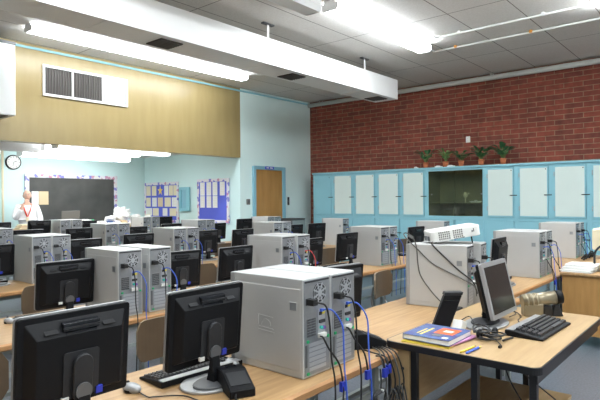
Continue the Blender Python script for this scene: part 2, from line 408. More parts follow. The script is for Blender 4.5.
# pipes
t = thing('heating_pipe', (10.74, 8.75, 3.98), 'thick pale pipe running along the top of the brick wall', 'pipe')
MB().cyl((0, 0, 0), (0, -12.6, 0), .052, n=16).build('pipe', 'pipe_paint', t)
for y in (-.4, -2.5, -4.8, -6.9, -9.2): MB().bx(-.06, -.052, y - .012, y + .012, -.02, .099).bx(.052, .06, y - .012, y + .012, -.02, .099).build('hanger', 'pipe_paint', t)
for x, ya, yb, lab in ((7.72, 3.68, 1.45, 'upper thin white conduit on the ceiling, left of the other'), (8.42, 4.05, 1.45, 'lower thin white conduit on the ceiling, nearer the brick wall')):
    t = thing('ceiling_conduit', (x, ya, CEIL - .03), lab, 'conduit')
    pts = [(0, 0, 0), (0, yb - ya, 0)]
    if x < 8: pts = [(-.12, .02, .02), (-.08, .02, 0), (-.02, -.0, 0), (0, -.1, 0), (0, -1, 0), (0, yb - ya, 0)]
    else: pts = [(-.35, .02, 0), (-.05, .02, 0), (0, -.04, 0), (0, -1, 0), (0, yb - ya, 0)]
    MB().tube(pts, .016, n=8).build('tube', 'white_metal', t)
    for k in (-.35, -1.55): MB().bx(-.03, .03, k - .02, k + .02, -.012, .029).build('strap', 'orange_tag' if x > 8 else 'white_metal', t)

# ------------------------------------------------------------ cabinets along the brick wall
FX = 10.2
def handle_parts(parent, y, z):
    MB().cyl((-.03, y + .03, z), (-.03, y - .10, z), .008, n=8).cyl((-.03, y, z), (0, y, z), .01, n=8).build('handle', 'dark_grey', parent)
    MB().cyl((-.012, y, z - .11), (0, y, z - .11), .012, n=10).bx(-.016, -.012, y - .008, y + .008, z - .15, z - .09).build('lock', 'steel', parent)
edges = [8.19, 7.59, 6.98, 6.365, 5.75, 5.15, None, 3.91, 3.31, 2.70, 2.09, 1.48, .87, .26]
names = ['leftmost tall blue cupboard with a plain blue upper door', 'blue cupboard with pale door panel, first right of the plain blue one', 'blue cupboard with pale door panel, second right of the plain blue one',
         'blue cupboard with pale door panel, third right of the plain blue one', 'blue cupboard with pale panel, directly left of the glass case']
names2 = ['blue cupboard with pale panel, directly right of the glass case', 'blue cupboard with pale panel, second right of the glass case', 'blue cupboard with pale panel, third right of the glass case',
          'blue cupboard with pale panel, fourth right of the glass case at frame edge', 'blue cupboard beyond the right frame edge', 'second blue cupboard beyond the right frame edge']
def cupboard(y1, y0, lab, plain=False):
    w_ = y1 - y0
    t = thing('wall_cupboard', (FX, (y0 + y1) / 2, 0), lab, 'cupboard', 'blue cupboards')
    h = w_ / 2
    MB().bx(.02, .64, -h, h, .0, 2.14).build('carcass', 'blue_paint_dark', t)
    MB().bx(0, .02, -h, -h + .045, .0, 2.14).bx(0, .02, h - .045, h, .0, 2.14).bx(0, .02, -h + .045, h - .045, 1.10, 1.16).bx(0, .02, -h + .045, h - .045, 0, .08).bx(0, .02, -h + .045, h - .045, 2.115, 2.14).build('face_frame', 'blue_paint', t, bevel=.002)
    dr = MB().bx(-.018, .018, -h + .05, h - .05, 1.165, 2.11).build('upper_door', 'blue_paint', t, bevel=.003)
    if not plain: MB().bx(-.021, -.018, -h + .07, h - .07, 1.20, 2.08).build('door_panel', 'blue_panel', dr)
    handle_parts(dr, -h + .085, 1.585)
    MB().cyl((-.02, h - .052, 1.30), (-.02, h - .052, 1.38), .008, n=8).cyl((-.02, h - .052, 1.92), (-.02, h - .052, 2.0), .008, n=8).build('hinge', 'steel', dr)
    MB().cyl((-.026, -h + .09, 2.055), (-.021, -h + .09, 2.055), .010, n=8).build('catch', 'dark_grey', dr)
    dr = MB().bx(-.018, .018, -h + .05, h - .05, .09, 1.095).build('lower_door', 'blue_paint', t, bevel=.003)
    handle_parts(dr, -h + .085, .80)
for i in range(5): cupboard(edges[i], edges[i + 1], names[i], plain=(i == 0))
for i in range(6): cupboard(edges[7 + i], edges[8 + i], names2[i])
t = thing('display_case', (FX, 4.53, 0), 'glass-fronted dark display case in the middle of the blue cupboards', 'display case')
h = .62
MB().bx(.02, .64, -h, h, 0, 1.12).bx(.60, .64, -h, h, 1.12, 2.14).bx(.02, .60, -h, -h + .02, 1.12, 2.14).bx(.02, .60, h - .02, h, 1.12, 2.14).bx(.02, .60, -h + .02, h - .02, 2.12, 2.14).build('carcass', 'blue_paint_dark', t)
MB().bx(0, .02, -h, -h + .045, .0, 2.14).bx(0, .02, h - .045, h, .0, 2.14).bx(0, .02, -h + .045, h - .045, 1.10, 1.18).bx(0, .02, -h + .045, h - .045, 0, .08).bx(0, .02, -h + .045, h - .045, 2.10, 2.14).build('face_frame', 'blue_paint', t, bevel=.002)
MB().bx(.58, .598, -h + .02, h - .02, 1.13, 2.12).bx(.03, .58, -h + .021, -h + .03, 1.13, 2.12).bx(.03, .58, h - .03, h - .021, 1.13, 2.12).bx(.03, .58, -h + .03, h - .03, 1.121, 1.13).bx(.03, .58, -h + .03, h - .03, 2.11, 2.119).build('lining', 'cabinet_in', t)
MB().bx(.06, .57, -h + .03, h - .03, 1.44, 1.448).build('shelf', 'cabinet_in', t)
MB().bx(.006, .011, -h + .045, .01, 1.18, 2.10).build('glass_pane', 'cabinet_glass', t)
MB().bx(.013, .018, -.01, h - .045, 1.18, 2.10).build('glass_pane', 'cabinet_glass', t)
MB().bx(.012, .0125, -.195, -.188, 1.18, 2.10).build('glass_edge', 'mid_grey', t)
MB().cyl((-.004, h - .12, 1.62), (.005, h - .12, 1.62), .014).build('finger_pull', 'steel', t)
MB().cyl((-.004, -h + .07, 1.62), (.005, -h + .07, 1.62), .014).build('finger_pull', 'steel', t)
for k, s in ((h - .31, 1), (-h + .31, -1)):
    MB().bx(-.018, .0, k - .28, k + .28, .09, 1.095).build('lower_door', 'blue_paint', t, bevel=.003)
o = MB().cyl((10.45, 4.41, 1.4485), (10.45, 4.41, 1.54), .012).ball((10.45, 4.41, 1.60), .055, (1, .8, 1.1)).ball((10.44, 4.34, 1.63), .02).build('trophy_model', 'paper_cream'); tag(o, 'small cream model standing on the display case shelf', 'model')
o = MB().prism([(-.09, 0), (.09, 0), (.13, .03), (-.13, .03)], -.03, .03, 'x').bx(-.004, .004, -.03, .03, .03, .05).build('white_dish', 'paper', loc=(10.40, 4.17, 1.449)); tag(o, 'small white dish on the display case shelf', 'dish')
o = MB().box((0, 0, .02), (.12, .19, .04)).box((0, 0, .045), (.09, .16, .01)).build('white_box', 'paper', loc=(10.35, 4.22, 1.131)); tag(o, 'flat white box on the floor of the display case', 'box')
t = MB().bx(FX - .03, 10.85, 1.0 - .75, 8.20, 2.141, 2.18).build('cabinet_top', 'blue_paint', bevel=.004)
tag(t, 'long light blue top board running over all the cupboards', 'top board')

# plants on the top board
def leafblade(b, base, ang, L, up, wd, mi, curl=.5):
    d = Vector((cos(ang), sin(ang), 0)); side = Vector((-sin(ang), cos(ang), 0)); n = 6; vs = []
    for i in range(n + 1):
        s = i / n; wv = wd * sin(pi * min(1, .12 + s * .88)) ; p = Vector(base) + d * L * s * (cos(up) + curl * .3 * s) + Vector((0, 0, 1)) * L * (sin(up) * s - curl * s * s * .7)
        vs += [p - side * wv + Vector((0, 0, wv * .3)), p + Vector((0, 0, -.002)), p + side * wv + Vector((0, 0, wv * .3))]
    fs = []
    for i in range(n):
        for j in (0, 1): fs.append((i * 3 + j, i * 3 + j + 1, (i + 1) * 3 + j + 1, (i + 1) * 3 + j))
    b.add(vs, fs, mi, True)
plants = [(5.27, 'small potted plant with spreading leaves, leftmost on the cupboards', .34, 22, .020, 'leaf', 1.0), (4.82, 'potted plant with yellow-green upright centre, second from left on the cupboards', .33, 20, .017, 'leaf_light', 1.25),
          (4.48, 'potted plant with sparse trailing leaves, middle one on the cupboards', .33, 20, .020, 'leaf', .7), (4.06, 'taller potted plant with wide dark leaves, second from right on the cupboards', .35, 26, .023, 'leaf', .9), (3.63, 'bushy dark potted plant, rightmost on the cupboards', .38, 28, .024, 'leaf', 1.0)]
for y, lab, L, nl, wd, mt, up in plants:
    t = thing('potted_plant', (10.42, y, 2.181), lab, 'plant')
    MB().cyl((0, 0, 0), (0, 0, .10), .042, .058, n=18).cyl((0, 0, .10), (0, 0, .125), .064, .064, n=18).build('pot', 'terracotta', t)
    MB().cyl((0, 0, .125), (0, 0, .128), .05, n=14).build('soil', 'soil', t)
    b = MB(); sb = MB()
    for k in range(nl):
        a = 2.4 * k + random.uniform(-.3, .3); l = L * random.uniform(.6, 1.0); u = min(1.45, up * random.uniform(.8, 1.45))
        st = (random.uniform(-.02, .02), random.uniform(-.02, .02), .12)
        tip = (st[0] + cos(a) * l * .35, st[1] + sin(a) * l * .35, st[2] + l * .55 * sin(u) + .02)
        sb.tube([st, tip], .003, n=5, sub=1)
        leafblade(b, tip, a, l * .5, u * .7, wd * random.uniform(1.2, 1.9), 0, .55)
        leafblade(b, ((st[0] + tip[0]) / 2, (st[1] + tip[1]) / 2, (st[2] + tip[2]) / 2), a + random.uniform(.7, 1.3), l * .35, u * .8, wd * 1.2, 0, .5)
    b.build('foliage', mt, t); sb.build('stems', 'leaf_light', t)
for y, l in ((5.45, 'first'), (4.93, 'second'), (4.66, 'third')):
    o = MB().box((0, 0, .014), (.09, .14 if l != 'first' else .06, .028)).box((0, 0.01, .034), (.06, .07 if l != 'first' else .03, .012)).build('white_tray', 'paper', loc=(10.33, y, 2.181), bevel=.002)
    tag(o, f'low white tray on the cupboard top, {l} from left between the plant pots', 'tray')

# ------------------------------------------------------------ boards in the alcove
AX = 8.31
t = thing('chalkboard', (6.32, 12.58, 1.0), 'large dark chalkboard with confetti paper border on the back wall', 'chalkboard')
MB().bx(-1.06, 1.06, -.03, 0, .02, 1.1).build('slate', 'chalkboard', t)
MB().bx(-1.15, 1.15, -.036, 0, 1.1, 1.18).bx(-1.15, -1.06, -.036, 0, 0, 1.1).bx(1.06, 1.15, -.036, 0, 0, 1.1).build('border', 'confetti_border', t)
MB().bx(-1.1, 1.1, -.1, -.036, -.02, .01).build('chalk_tray', 'steel', t)
tag(MB().bx(5.31, 5.465, 12.54, 12.547, 1.48, 1.78).build('wall_paper_sheet', 'paper'), 'white sheet on the chalkboard right beside the person', 'paper sheet')
tag(MB().bx(5.475, 5.69, 12.54, 12.547, 1.47, 1.78).build('wall_paper_sheet', 'paper_tan'), 'tan sheet on the chalkboard right of the white sheet', 'paper sheet')
t = thing('wall_clock', (4.93, 12.6, 2.43), 'round white wall clock with black rim left of the chalkboard', 'clock')
MB().cyl((0, -.045, 0), (0, 0, 0), .165, n=32).build('rim', 'black_plastic', t)
MB().cyl((0, -.05, 0), (0, -.0451, 0), .142, n=32).build('dial', 'paper', t)
b = MB()
for k in range(12):
    a = radians(30 * k); b.box((sin(a) * .118, -.0515, cos(a) * .118), (.008, .002, .024), Matrix.Rotation(a, 3, 'Y'))
b.build('hour_marks', 'eye_dark', t)
MB().box((.03, -.054, .012), (.075, .002, .009), Matrix.Rotation(radians(-22), 3, 'Y')).box((-.01, -.055, -.045), (.007, .002, .10), Matrix.Rotation(radians(12), 3, 'Y')).build('hands', 'eye_dark', t)
t = MB().cyl((4.70, 12.56, 0), (4.70, 12.56, 2.70), .022, n=10).build('wall_conduit', 'beige'); tag(t, 'thin vertical cream pipe on the back wall left of the clock', 'pipe')
def side_board(ya, yb, z0, z1, lab):
    t = thing('bulletin_board', (AX, (ya + yb) / 2, z0), lab, 'bulletin board'); h = (ya - yb) / 2; H = z1 - z0
    MB().bx(-.02, 0, -h + .07, h - .07, .07, H - .07).build('backing', 'board_blue', t)
    MB().bx(-.026, 0, -h, h, 0, .07).bx(-.026, 0, -h, h, H - .07, H).bx(-.026, 0, -h, -h + .07, .07, H - .07).bx(-.026, 0, h - .07, h, .07, H - .07).build('border', 'confetti_border', t)
    return t
side_board(12.55, 11.06, .97, 2.02, 'blue bulletin board crowded with cream sheets and a yellow star')
side_board(10.30, 9.16, 1.0, 2.05, 'blue bulletin board with white columns of paper, nearest the door')
def sheet(y, z, w_, h_, mt, lab, grp):
    o = MB().bx(-.004, 0, -w_ / 2, w_ / 2, -h_ / 2, h_ / 2).build('pinned_paper', mt, loc=(AX - .0215, y, z)); tag(o, lab, 'paper sheet', grp)
    b = MB()
    for k in range(int(h_ / .045)): b.bx(-.0046, -.0041, -w_ / 2 + .02, w_ / 2 - .02 - random.uniform(0, .03), h_ / 2 - .03 - k * .04, h_ / 2 - .024 - k * .04)
    b.build('ruled_lines', 'paper_ink' if w_ < .0 else 'paper_cream', o)
G1 = 'sheets on the star board'
ys = [12.36, 12.10, 11.82, 11.56, 11.36, 11.17]
for k, y in enumerate(ys):
    if k == 2: continue
    sheet(y, 1.80, .20 if k < 3 else .17, .26, ['paper_cream', 'paper_cream', '', 'paper', 'paper_cream', 'paper_cream'][k], f'sheet in the top row of the star board, {ORD[k]} from left', G1)
st = thing('paper_star', (AX - .022, 11.82, 1.80), 'yellow five-pointed star in the top row of the left bulletin board', 'star')
pts = [((.11 if i % 2 == 0 else .046) * sin(pi * i / 5), (.13 if i % 2 == 0 else .05) * cos(pi * i / 5)) for i in range(10)]
MB().prism(pts, -.008, 0, 'x').build('star_shape', 'star_yellow', st)
for k, y in enumerate([12.36, 12.09, 11.82, 11.50, 11.22]): sheet(y, 1.50, [.2, .2, .22, .26, .2][k], .24, ['paper_cream', 'paper', 'paper_tan', 'paper_cream', 'paper'][k], f'sheet in the middle row of the star board, {ORD[k]} from left', G1)
for k, y in enumerate([12.34, 12.03, 11.62, 11.28]): sheet(y, 1.24, [.28, .26, .2, .28][k], .20, ['paper', 'paper_cream', 'paper', 'paper_cream'][k], f'sheet in the bottom row of the star board, {ORD[k]} from left', G1)
G2 = 'sheets on the blue board'
for k, y in enumerate([10.10, 9.86, 9.64, 9.38]):
    sheet(y, 1.81, .17, .32, 'paper', f'tall white sheet in the top row of the right bulletin board, {ORD[k]} from left', G2)
    if k < 3: sheet(y, 1.50, .17, .28, 'paper', f'white sheet in the lower row of the right bulletin board, {ORD[k]} from left', G2)
t = thing('wall_niche', (AX, 10.80, 1.27), 'light blue framed narrow wall box between the two bulletin boards', 'wall box')
MB().bx(-.05, 0, -.20, -.09, 0, .60).bx(-.05, 0, .13, .20, 0, .60).bx(-.05, 0, -.09, .13, .53, .60).bx(-.05, 0, -.09, .13, 0, .07).build('frame', 'blue_paint', t, bevel=.004)
MB().bx(-.012, -.001, -.09, .13, .07, .53).build('back_panel', 'frame_blue', t)

# ------------------------------------------------------------ desks
def make_desk():
    t = thing('computer_desk', (0, 0, 0), 'desk', 'desk', 'classroom desks')
    MB().prism([(0, .705), (.012, .695), (.79, .695), (.80, .70), (.80, .735), (.79, .74), (.012, .74), (0, .73)], 0, 1.99, 'x').build('desktop', ['desk_wood', 'desk_edge'], t)
    for x in (.10, 1.89):
        for y in (.09, .71): MB().bx(x - .018, x + .018, y - .018, y + .018, 0, .655).build('leg', 'desk_metal', t)
    MB().bx(.10, 1.89, .70, .72, .655, .695).bx(.10, 1.89, .08, .10, .655, .695).bx(.09, .11, .09, .71, .655, .695).bx(1.88, 1.90, .09, .71, .655, .695).build('apron', 'desk_metal', t)
    MB().bx(.118, 1.872, .085, .10, .50, .53).build('back_rail', 'desk_metal', t)
    MB().bx(.12, 1.87, .69, .72, .16, .19).build('foot_rail', 'desk_metal', t)
    return t
proto = make_desk()
# edge faces of the desktop take the edge material
def edge_mat(o):
    for p in o.data.polygons:
        if abs(p.normal.z) < .8: p.material_index = 1
edge_mat([c for c in proto.children if c.name.startswith('desktop')][0])
rows = [(1.43, 'front', -1.45, 5), (3.37, 'second', -1.45, 5), (5.30, 'third', -.6, 5), (7.36, 'fourth', -.6, 5), (9.78, 'back', 2.45, 3)]
first = True
for y, rn, x0, n in rows:
    for k in range(n):
        o = proto if first else copy_tree(proto); first = False
        yy = y + (.12 if rn == 'front' and k >= 3 else 0) + (.03 if rn == 'front' and k == 4 else 0)
        o.location = (x0 + 2.0 * k, yy, 0); o.scale = (1, 1, (DZ(rn, x0 + 2.0 * k + .1) - .001) / .74)
        if rn == 'front' and k == 1: o.scale[0] = .975
        o['label'] = f'wood-topped desk, {ORD[k]} from left in the {rn} row of computers'

# ------------------------------------------------------------ computer tower
def make_tower():
    t = thing('computer_tower', (0, 0, 0), 'tower', 'computer tower', 'silver computer towers')
    W, D, H = .10, .24, .448
    MB().bx(-W, W, -D, D - .035, .001, H).build('case', 'case_silver', t, bevel=.005, seg=2)
    for s in (-1, 1): MB().bx(s * W - (.0022 if s < 0 else 0), s * W + (.0022 if s > 0 else 0), -D + .012, D - .06, .035, H - .045).build('side_panel', 'case_silver', t, bevel=.001)
    MB().bx(-W, W, D - .035, D - .005, .001, H - .002).build('front_bezel', ['bezel_silver'], t, bevel=.006, seg=2)
    MB().bx(-.085, .085, D - .005, D - .001, .25, .43).build('drive_bay_cover', 'dark_grey', t)
    yb = -D
    rp = MB().bx(-.092, .092, yb - .003, yb, .012, H - .008).build('rear_panel', 'rear_steel', t)
    MB().bx(-.088, .088, yb - .006, yb - .003, H - .018, H - .010).build('top_slot', 'rear_dark', rp)
    # power supply with radial fan grille
    cx, cz = .018, .375
    MB().cyl((cx, yb - .0035, cz), (cx, yb - .0045, cz), .048, n=28).build('fan_opening', 'rear_dark', rp)
    g = MB()
    for r in (.044, .03, .014):
        N_ = 24
        for i in range(N_):
            a0 = 2 * pi * i / N_; a1 = 2 * pi * (i + 1) / N_
            vs = [(cx + q * cos(a), yb - .0065, cz + q * sin(a)) for a in (a0, a1) for q in (r - .002, r + .002)]
            g.add(vs, [(0, 1, 3, 2)])
    for k in range(8):
        a = pi / 8 + k * pi / 4
        g.box((cx + cos(a) * .030, yb - .006, cz + sin(a) * .030), (.036, .002, .008), Matrix.Rotation(-a, 3, 'Y'))
    g.cyl((cx, yb - .008, cz), (cx, yb - .005, cz), .014, n=14)
    g.build('fan_grille', 'fan_steel', rp)
    MB().bx(-.080, -.044, yb - .005, yb - .003, .33, .36).build('power_socket', 'rear_dark', rp)
    MB().bx(-.088, -.075, yb - .0045, yb - .003, .05, .15).build('label_strip', 'mid_grey', rp)
    # vent with holes
    b = MB().bx(-.075, -.012, yb - .0045, yb - .003, .185, .265)
    b.build('vent_backing', 'rear_dark', rp)
    b = MB()
    for i in range(7): b.bx(-.073 + i * .0095, -.071 + i * .0095, yb - .006, yb - .0046, .185, .265)
    for i in range(6): b.bx(-.075, -.012, yb - .006, yb - .0046, .195 + i * .012, .197 + i * .012)
    b.build('vent_mesh', 'rear_steel', rp)
    MB().bx(.005, .055, yb - .005, yb - .003, .165, .30).build('port_plate', 'fan_steel', rp)
    pm = MB(); pm.bx(.012, .030, yb - .008, yb - .005, .272, .288, 0)
    pm.build('parallel_port', 'dark_grey', rp)
    MB().bx(.034, .050, yb - .009, yb - .005, .275, .288).build('yellow_light', 'yellow_tag', rp)
    MB().bx(.010, .05, yb - .012, yb - .005, .236, .25).build('usb_ports', 'rear_dark', rp)
    MB().cyl((.022, yb - .016, .215), (.022, yb - .005, .215), .008, n=10).build('mouse_plug', 'teal_port', rp)
    MB().cyl((.042, yb - .016, .212), (.042, yb - .005, .212), .008, n=10).build('keyboard_plug', 'purple_port', rp)
    MB().bx(.0, .048, yb - .022, yb - .005, .172, .190).build('video_plug', 'white_plug', rp)
    b = MB()
    for i in range(6): b.bx(-.062, .062, yb - .005, yb - .003, .028 + i * .022, .044 + i * .022)
    b.build('slot_covers', 'fan_steel', rp)
    for x, z in ((-.07, .165), (-.07, .02), (.078, .165)): MB().bx(x - .007, x + .007, yb - .008, yb - .003, z - .006, z + .006).build('green_latch', 'green_clip', rp)
    MB().bx(-W - .0035, -W - .002, -.205, -.165, .305, .342).build('side_latch', 'rear_steel', t, bevel=.001)
    return t
proto_t = make_tower()
# cords that leave each tower
def make_cord(kind):
    if kind == 'power':
        o = MB().tube([(-.062, -.285, .345), (-.05, -.30, .343), (-.028, -.318, .325), (-.016, -.328, .24), (-.02, -.338, .10), (-.014, -.352, .0), (-.024, -.36, -.12), (-.03, -.352, -.34)], .0042, n=6).bx(-.079, -.047, -.285, -.2455, .332, .358)
        o = o.build('power_cord', 'cord_black')
    elif kind == 'net':
        b = MB().tube([(.020, -.262, .296), (.03, -.285, .302), (.052, -.305, .285), (.078, -.33, .22), (.072, -.34, .12), (.06, -.352, .03), (.065, -.36, -.08), (.078, -.35, -.34)], .0038, n=6).bx(.013, .028, -.262, -.249, .290, .302)
        o = b.build('network_cable', 'cord_blue')
    else:
        b = MB().tube([(.0, -.262, .180), (-.01, -.285, .178), (.0, -.31, .13), (.035, -.34, .06), (.048, -.35, -.02)], .0045, n=6)
        o = b.build('video_cable', 'cord_black')
        MB().bx(.032, .064, -.358, -.342, -.065, -.022).build('plug_shell', 'plug_blue', o)
    return o
pc, nc, vc = make_cord('power'), make_cord('net'), make_cord('video')
# (x of the left edge seen from the front-left, y of the rear, row, pair label, which)
T = []
def pair(xa, xb, y, row, pl): 
    if xa is not None: T.append((xa, y, row, pl, 'left'))
    if xb is not None: T.append((xb, y, row, pl, 'right'))
pair(1.810, 2.0165, 1.52, 'front', 'big nearest pair'); pair(3.81, 4.075, 1.60, 'front', 'pair carrying the projector'); pair(5.74, 6.00, 1.64, 'front', 'pair right of the silver-framed screen'); pair(7.87, 8.14, 1.78, 'front', 'pair farthest right')
pair(2.06, 2.32, 3.46, 'second', 'first pair from left'); pair(3.79, 4.02, 3.44, 'second', 'pair behind the big nearest pair'); pair(5.69, 5.905, 3.50, 'second', 'third pair from left'); pair(7.60, None, 3.55, 'second', 'lone one behind the projector')
pair(2.37, 2.575, 5.60, 'third', 'first pair from left'); pair(4.09, 4.30, 5.56, 'third', 'second pair from left'); pair(5.99, 6.20, 5.60, 'third', 'third pair from left'); pair(7.81, None, 5.60, 'third', 'lone one near the cupboards')
pair(2.56, 2.77, 7.60, 'fourth', 'first pair from left'); pair(4.31, 4.53, 7.58, 'fourth', 'second pair from left'); pair(6.02, 6.22, 7.48, 'fourth', 'third pair from left'); pair(7.84, 8.05, 7.50, 'fourth', 'pair in front of the door')
pair(4.72, 4.95, 9.92, 'back', 'pair before the teacher bench'); pair(6.50, 6.72, 9.90, 'back', 'pair under the star board')
used = {'t': 0}
for i, (x, y, row, pl, side) in enumerate(T):
    o = proto_t if i == 0 else copy_tree(proto_t)
    lone = 'lone' in pl
    yw = radians(9 if pl == 'pair carrying the projector' else 0)
    o.location = (x + .10 * cos(yw) - .24 * sin(yw), y + .24 * cos(yw) + .1 * sin(yw), DZ(row, x)); o.rotation_euler = (0, 0, yw); o.scale = (1, 1, (1.189 - DZ(row, x)) / .448)
    sd = '' if lone else side + ' of the '
    o['label'] = f'silver tower, {sd}{pl}, {row} row'
    for proto_c, nm, cat in ((pc, 'black power cord', 'cord'), (nc, 'blue network cable', 'cable'), (vc, 'blue-plugged video cable', 'cable')):
        if nm.startswith('blue-plugged') and row != 'front': continue
        if row == 'back' or (row == 'fourth' and nm.startswith('black')): continue
        c = proto_c if i == 0 else copy_tree(proto_c)
        c.location = o.location; c.rotation_euler = o.rotation_euler; c.scale = o.scale
        if i:
            s = random.uniform(.92, 1.1); c.scale = (s, 1, o.scale[2])
        tag(c, f'{nm}, {"" if lone else side + " of "}{pl}, {row} row', cat, nm + 's')
        if nm.startswith('blue n') and row == 'second' and x == 4.02: c.data = c.data.copy(); c.data.materials[0] = MAT['cord_red']; c['label'] = 'red network cable behind the big nearest pair, second row'

# embossed logo-like mark on the side of the nearest tower
near = proto_t
b = MB()
xs = -.1028
def ridge(p, q, wd=.003):
    (y0, z0), (y1, z1) = p, q
    dy, dz = y1 - y0, z1 - z0; l = sqrt(dy * dy + dz * dz); a = math.atan2(dz, dy)
    b.box((xs, (y0 + y1) / 2, (z0 + z1) / 2), (.0026, l + wd, wd), Matrix.Rotation(a, 3, 'X'))
ridge((.045, .20), (-.045, .195)); ridge((.045, .20), (.045, .155)); ridge((.045, .13), (-.055, .125)); ridge((.04, .145), (-.05, .14))
arc = [(-.005 + .03 * cos(a), .155 + .028 * sin(a)) for a in [pi * k / 6 for k in range(7)]]
for p, q in zip(arc[:-1], arc[1:]): ridge(p, q)
b.v = [(x, y - .01, z + .06) for x, y, z in b.v]
b.build('embossed_mark', 'case_silver', near)

# ------------------------------------------------------------ monitors
TL = Matrix.Rotation(radians(5), 3, 'X')   # tilt: top leans to -y (towards the camera)
def make_monitor():
    t = thing('flat_monitor', (0, 0, 0), 'monitor', 'monitor', 'black flat monitors')
    W, Z0, Z1 = .208, .085, .425; P = (0, 0, .24)
    def tb(b): return b.rot(TL, P)
    def rr(w_, z0, z1, r): return rounded(w_, z1 - z0, r, 4, 0, (z0 + z1) / 2)
    tb(MB().prism(rr(2 * W, Z0, Z1, .012), .002, .012)).build('bezel', 'bezel_silver', t)
    tb(MB().bx(-.185, .185, .0122, .014, Z0 + .022, Z1 - .02)).build('screen', 'screen', t)
    b = MB().prism(rr(2 * W - .004, Z0 + .002, Z1 - .002, .012), -.018, .0018)
    b.frustum((-.185, .185, Z0 + .03, Z1 - .022), (-.155, .155, Z0 + .05, Z1 - .075), -.018, -.052)
    bo = tb(b).build('back_cover', 'black_plastic', t, bevel=.004, seg=2)
    for s in (-1, 1):
        c = MB()
        for k in range(6): c.box((s * .105, -.037, Z1 - .040 - k * .0055), (.04, .003, .002), Matrix.Rotation(radians(-45), 3, 'X'))
        for k in range(6):
            pass
        c2 = MB().box((s * .105, -.0345, Z1 - .050), (.045, .002, .040), Matrix.Rotation(radians(-57.5), 3, 'X'))
        tb(c2).build('vent', 'black_plastic', bo)
    tb(MB().frustum((-.066, .066, Z1 - .060, Z1 - .03), (-.066, .066, Z1 - .060, Z1 - .034), -.030, -.050).frustum((-.06, .06, Z1 - .082, Z1 - .060), (-.056, .056, Z1 - .078, Z1 - .064), -.03, -.05)).build('handle_recess', 'black_gloss', bo)
    tb(MB().bx(-.066, .066, -.054, -.048, Z1 - .052, Z1 - .046)).build('handle_lip', 'dark_grey', bo)
    tb(MB().prism(rr(.13, .125, .29, .01), -.057, -.052)).build('mount_plate', 'dark_grey', bo)
    tb(MB().bx(-.17, -.155, -.035, -.03, .16, .30)).build('side_groove', 'black_gloss', bo)
    tb(MB().bx(-.07, -.045, -.062, -.05, .118, .135)).build('power_plug', 'white_plug', bo)
    tb(MB().bx(.055, .08, -.062, -.05, .120, .145)).build('video_plug', 'plug_blue', bo)
    # stand
    st = MB(); st.prism(rr(.072, .110, .280, .035), -.074, -.057); tb(st)
    arm = st.build('pivot_arm', 'dark_grey', t, bevel=.003)
    tb(MB().cyl((0, -.082, .15), (0, -.0745, .15), .030, n=20)).build('hinge_disc', 'mid_grey', arm)
    MB().prism([(-.030, .0125), (-.085, .0125), (-.078, .08), (-.072, .13), (-.056, .13), (-.05, .08)], -.024, .024, 'x').build('neck', 'black_plastic', t, bevel=.004)
    MB().prism([(x * .15, -.045 + y * .12) for x, y in [(cos(a) * (1 if abs(cos(a)) < .8 else 1), sin(a)) for a in [2 * pi * k / 24 for k in range(24)]]], 0, .012, 'z').build('base', 'bezel_silver', t, bevel=.003)
    MB().prism([(x * .115, -.075 + y * .078) for x, y in [(cos(2 * pi * k / 24), sin(2 * pi * k / 24)) for k in range(24)]], .0121, .022, 'z').build('base_pad', 'mid_grey', t, bevel=.003)
    return t
pm = make_monitor()
Ms = [('front', 1.80, [(.92, 1, 0), (1.495, 1, 0), (2.47, .98, -6), (5.08, .99, 4)]),
      ('second', 3.75, [(.55, .89, 0), (1.79, .89, 0), (2.80, .86, -5), (3.465, .84, 0), (4.615, .85, 0), (5.33, .91, 0), (7.11, .90, -4)]),
      ('third', 5.82, [(2.035, .87, 0), (3.015, .87, 0), (3.73, .92, 0), (4.815, .89, 0), (5.53, .85, 0), (6.725, .89, 0), (7.34, .89, -6)]),
      ('fourth', 7.84, [(3.24, .95, 0), (3.99, .92, 0), (4.985, .87, 0), (5.70, .91, 0), (6.775, .84, 0), (7.50, .98, 0)]),
      ('back', 10.2, [(3.70, 1.03, 0), (4.42, 1.05, 0), (5.36, .97, 0), (7.23, 1.02, 0)])]
NOTE = {('front', 0): 'black-backed monitor at bottom left, nearest the camera', ('front', 1): 'black-backed monitor just left of the big nearest towers', ('front', 2): 'tilted black monitor half hidden right of the big nearest towers', ('front', 3): 'black-backed monitor showing behind the silver-framed screen'}
k0 = 0
MONS = []
for rn, y, lst in Ms:
    for k, (x, zs, yaw) in enumerate(lst):
        o = pm if k0 == 0 else copy_tree(pm); k0 += 1
        dx = {('front', 0): .005, ('front', 1): .03}.get((rn, k), .05)
        z0 = DZ(rn, x); zs = (.741 + .425 * zs - z0) / .425
        o.location = (x + dx, y + .05, z0); o.rotation_euler = (0, 0, radians(yaw)); o.scale = (1.0 if rn == 'front' else 1.03, 1, zs)
        o['label'] = NOTE.get((rn, k), f'black-backed flat monitor, {ORD[k]} from left in the {rn} row')
        MONS.append((rn, k, x, y))

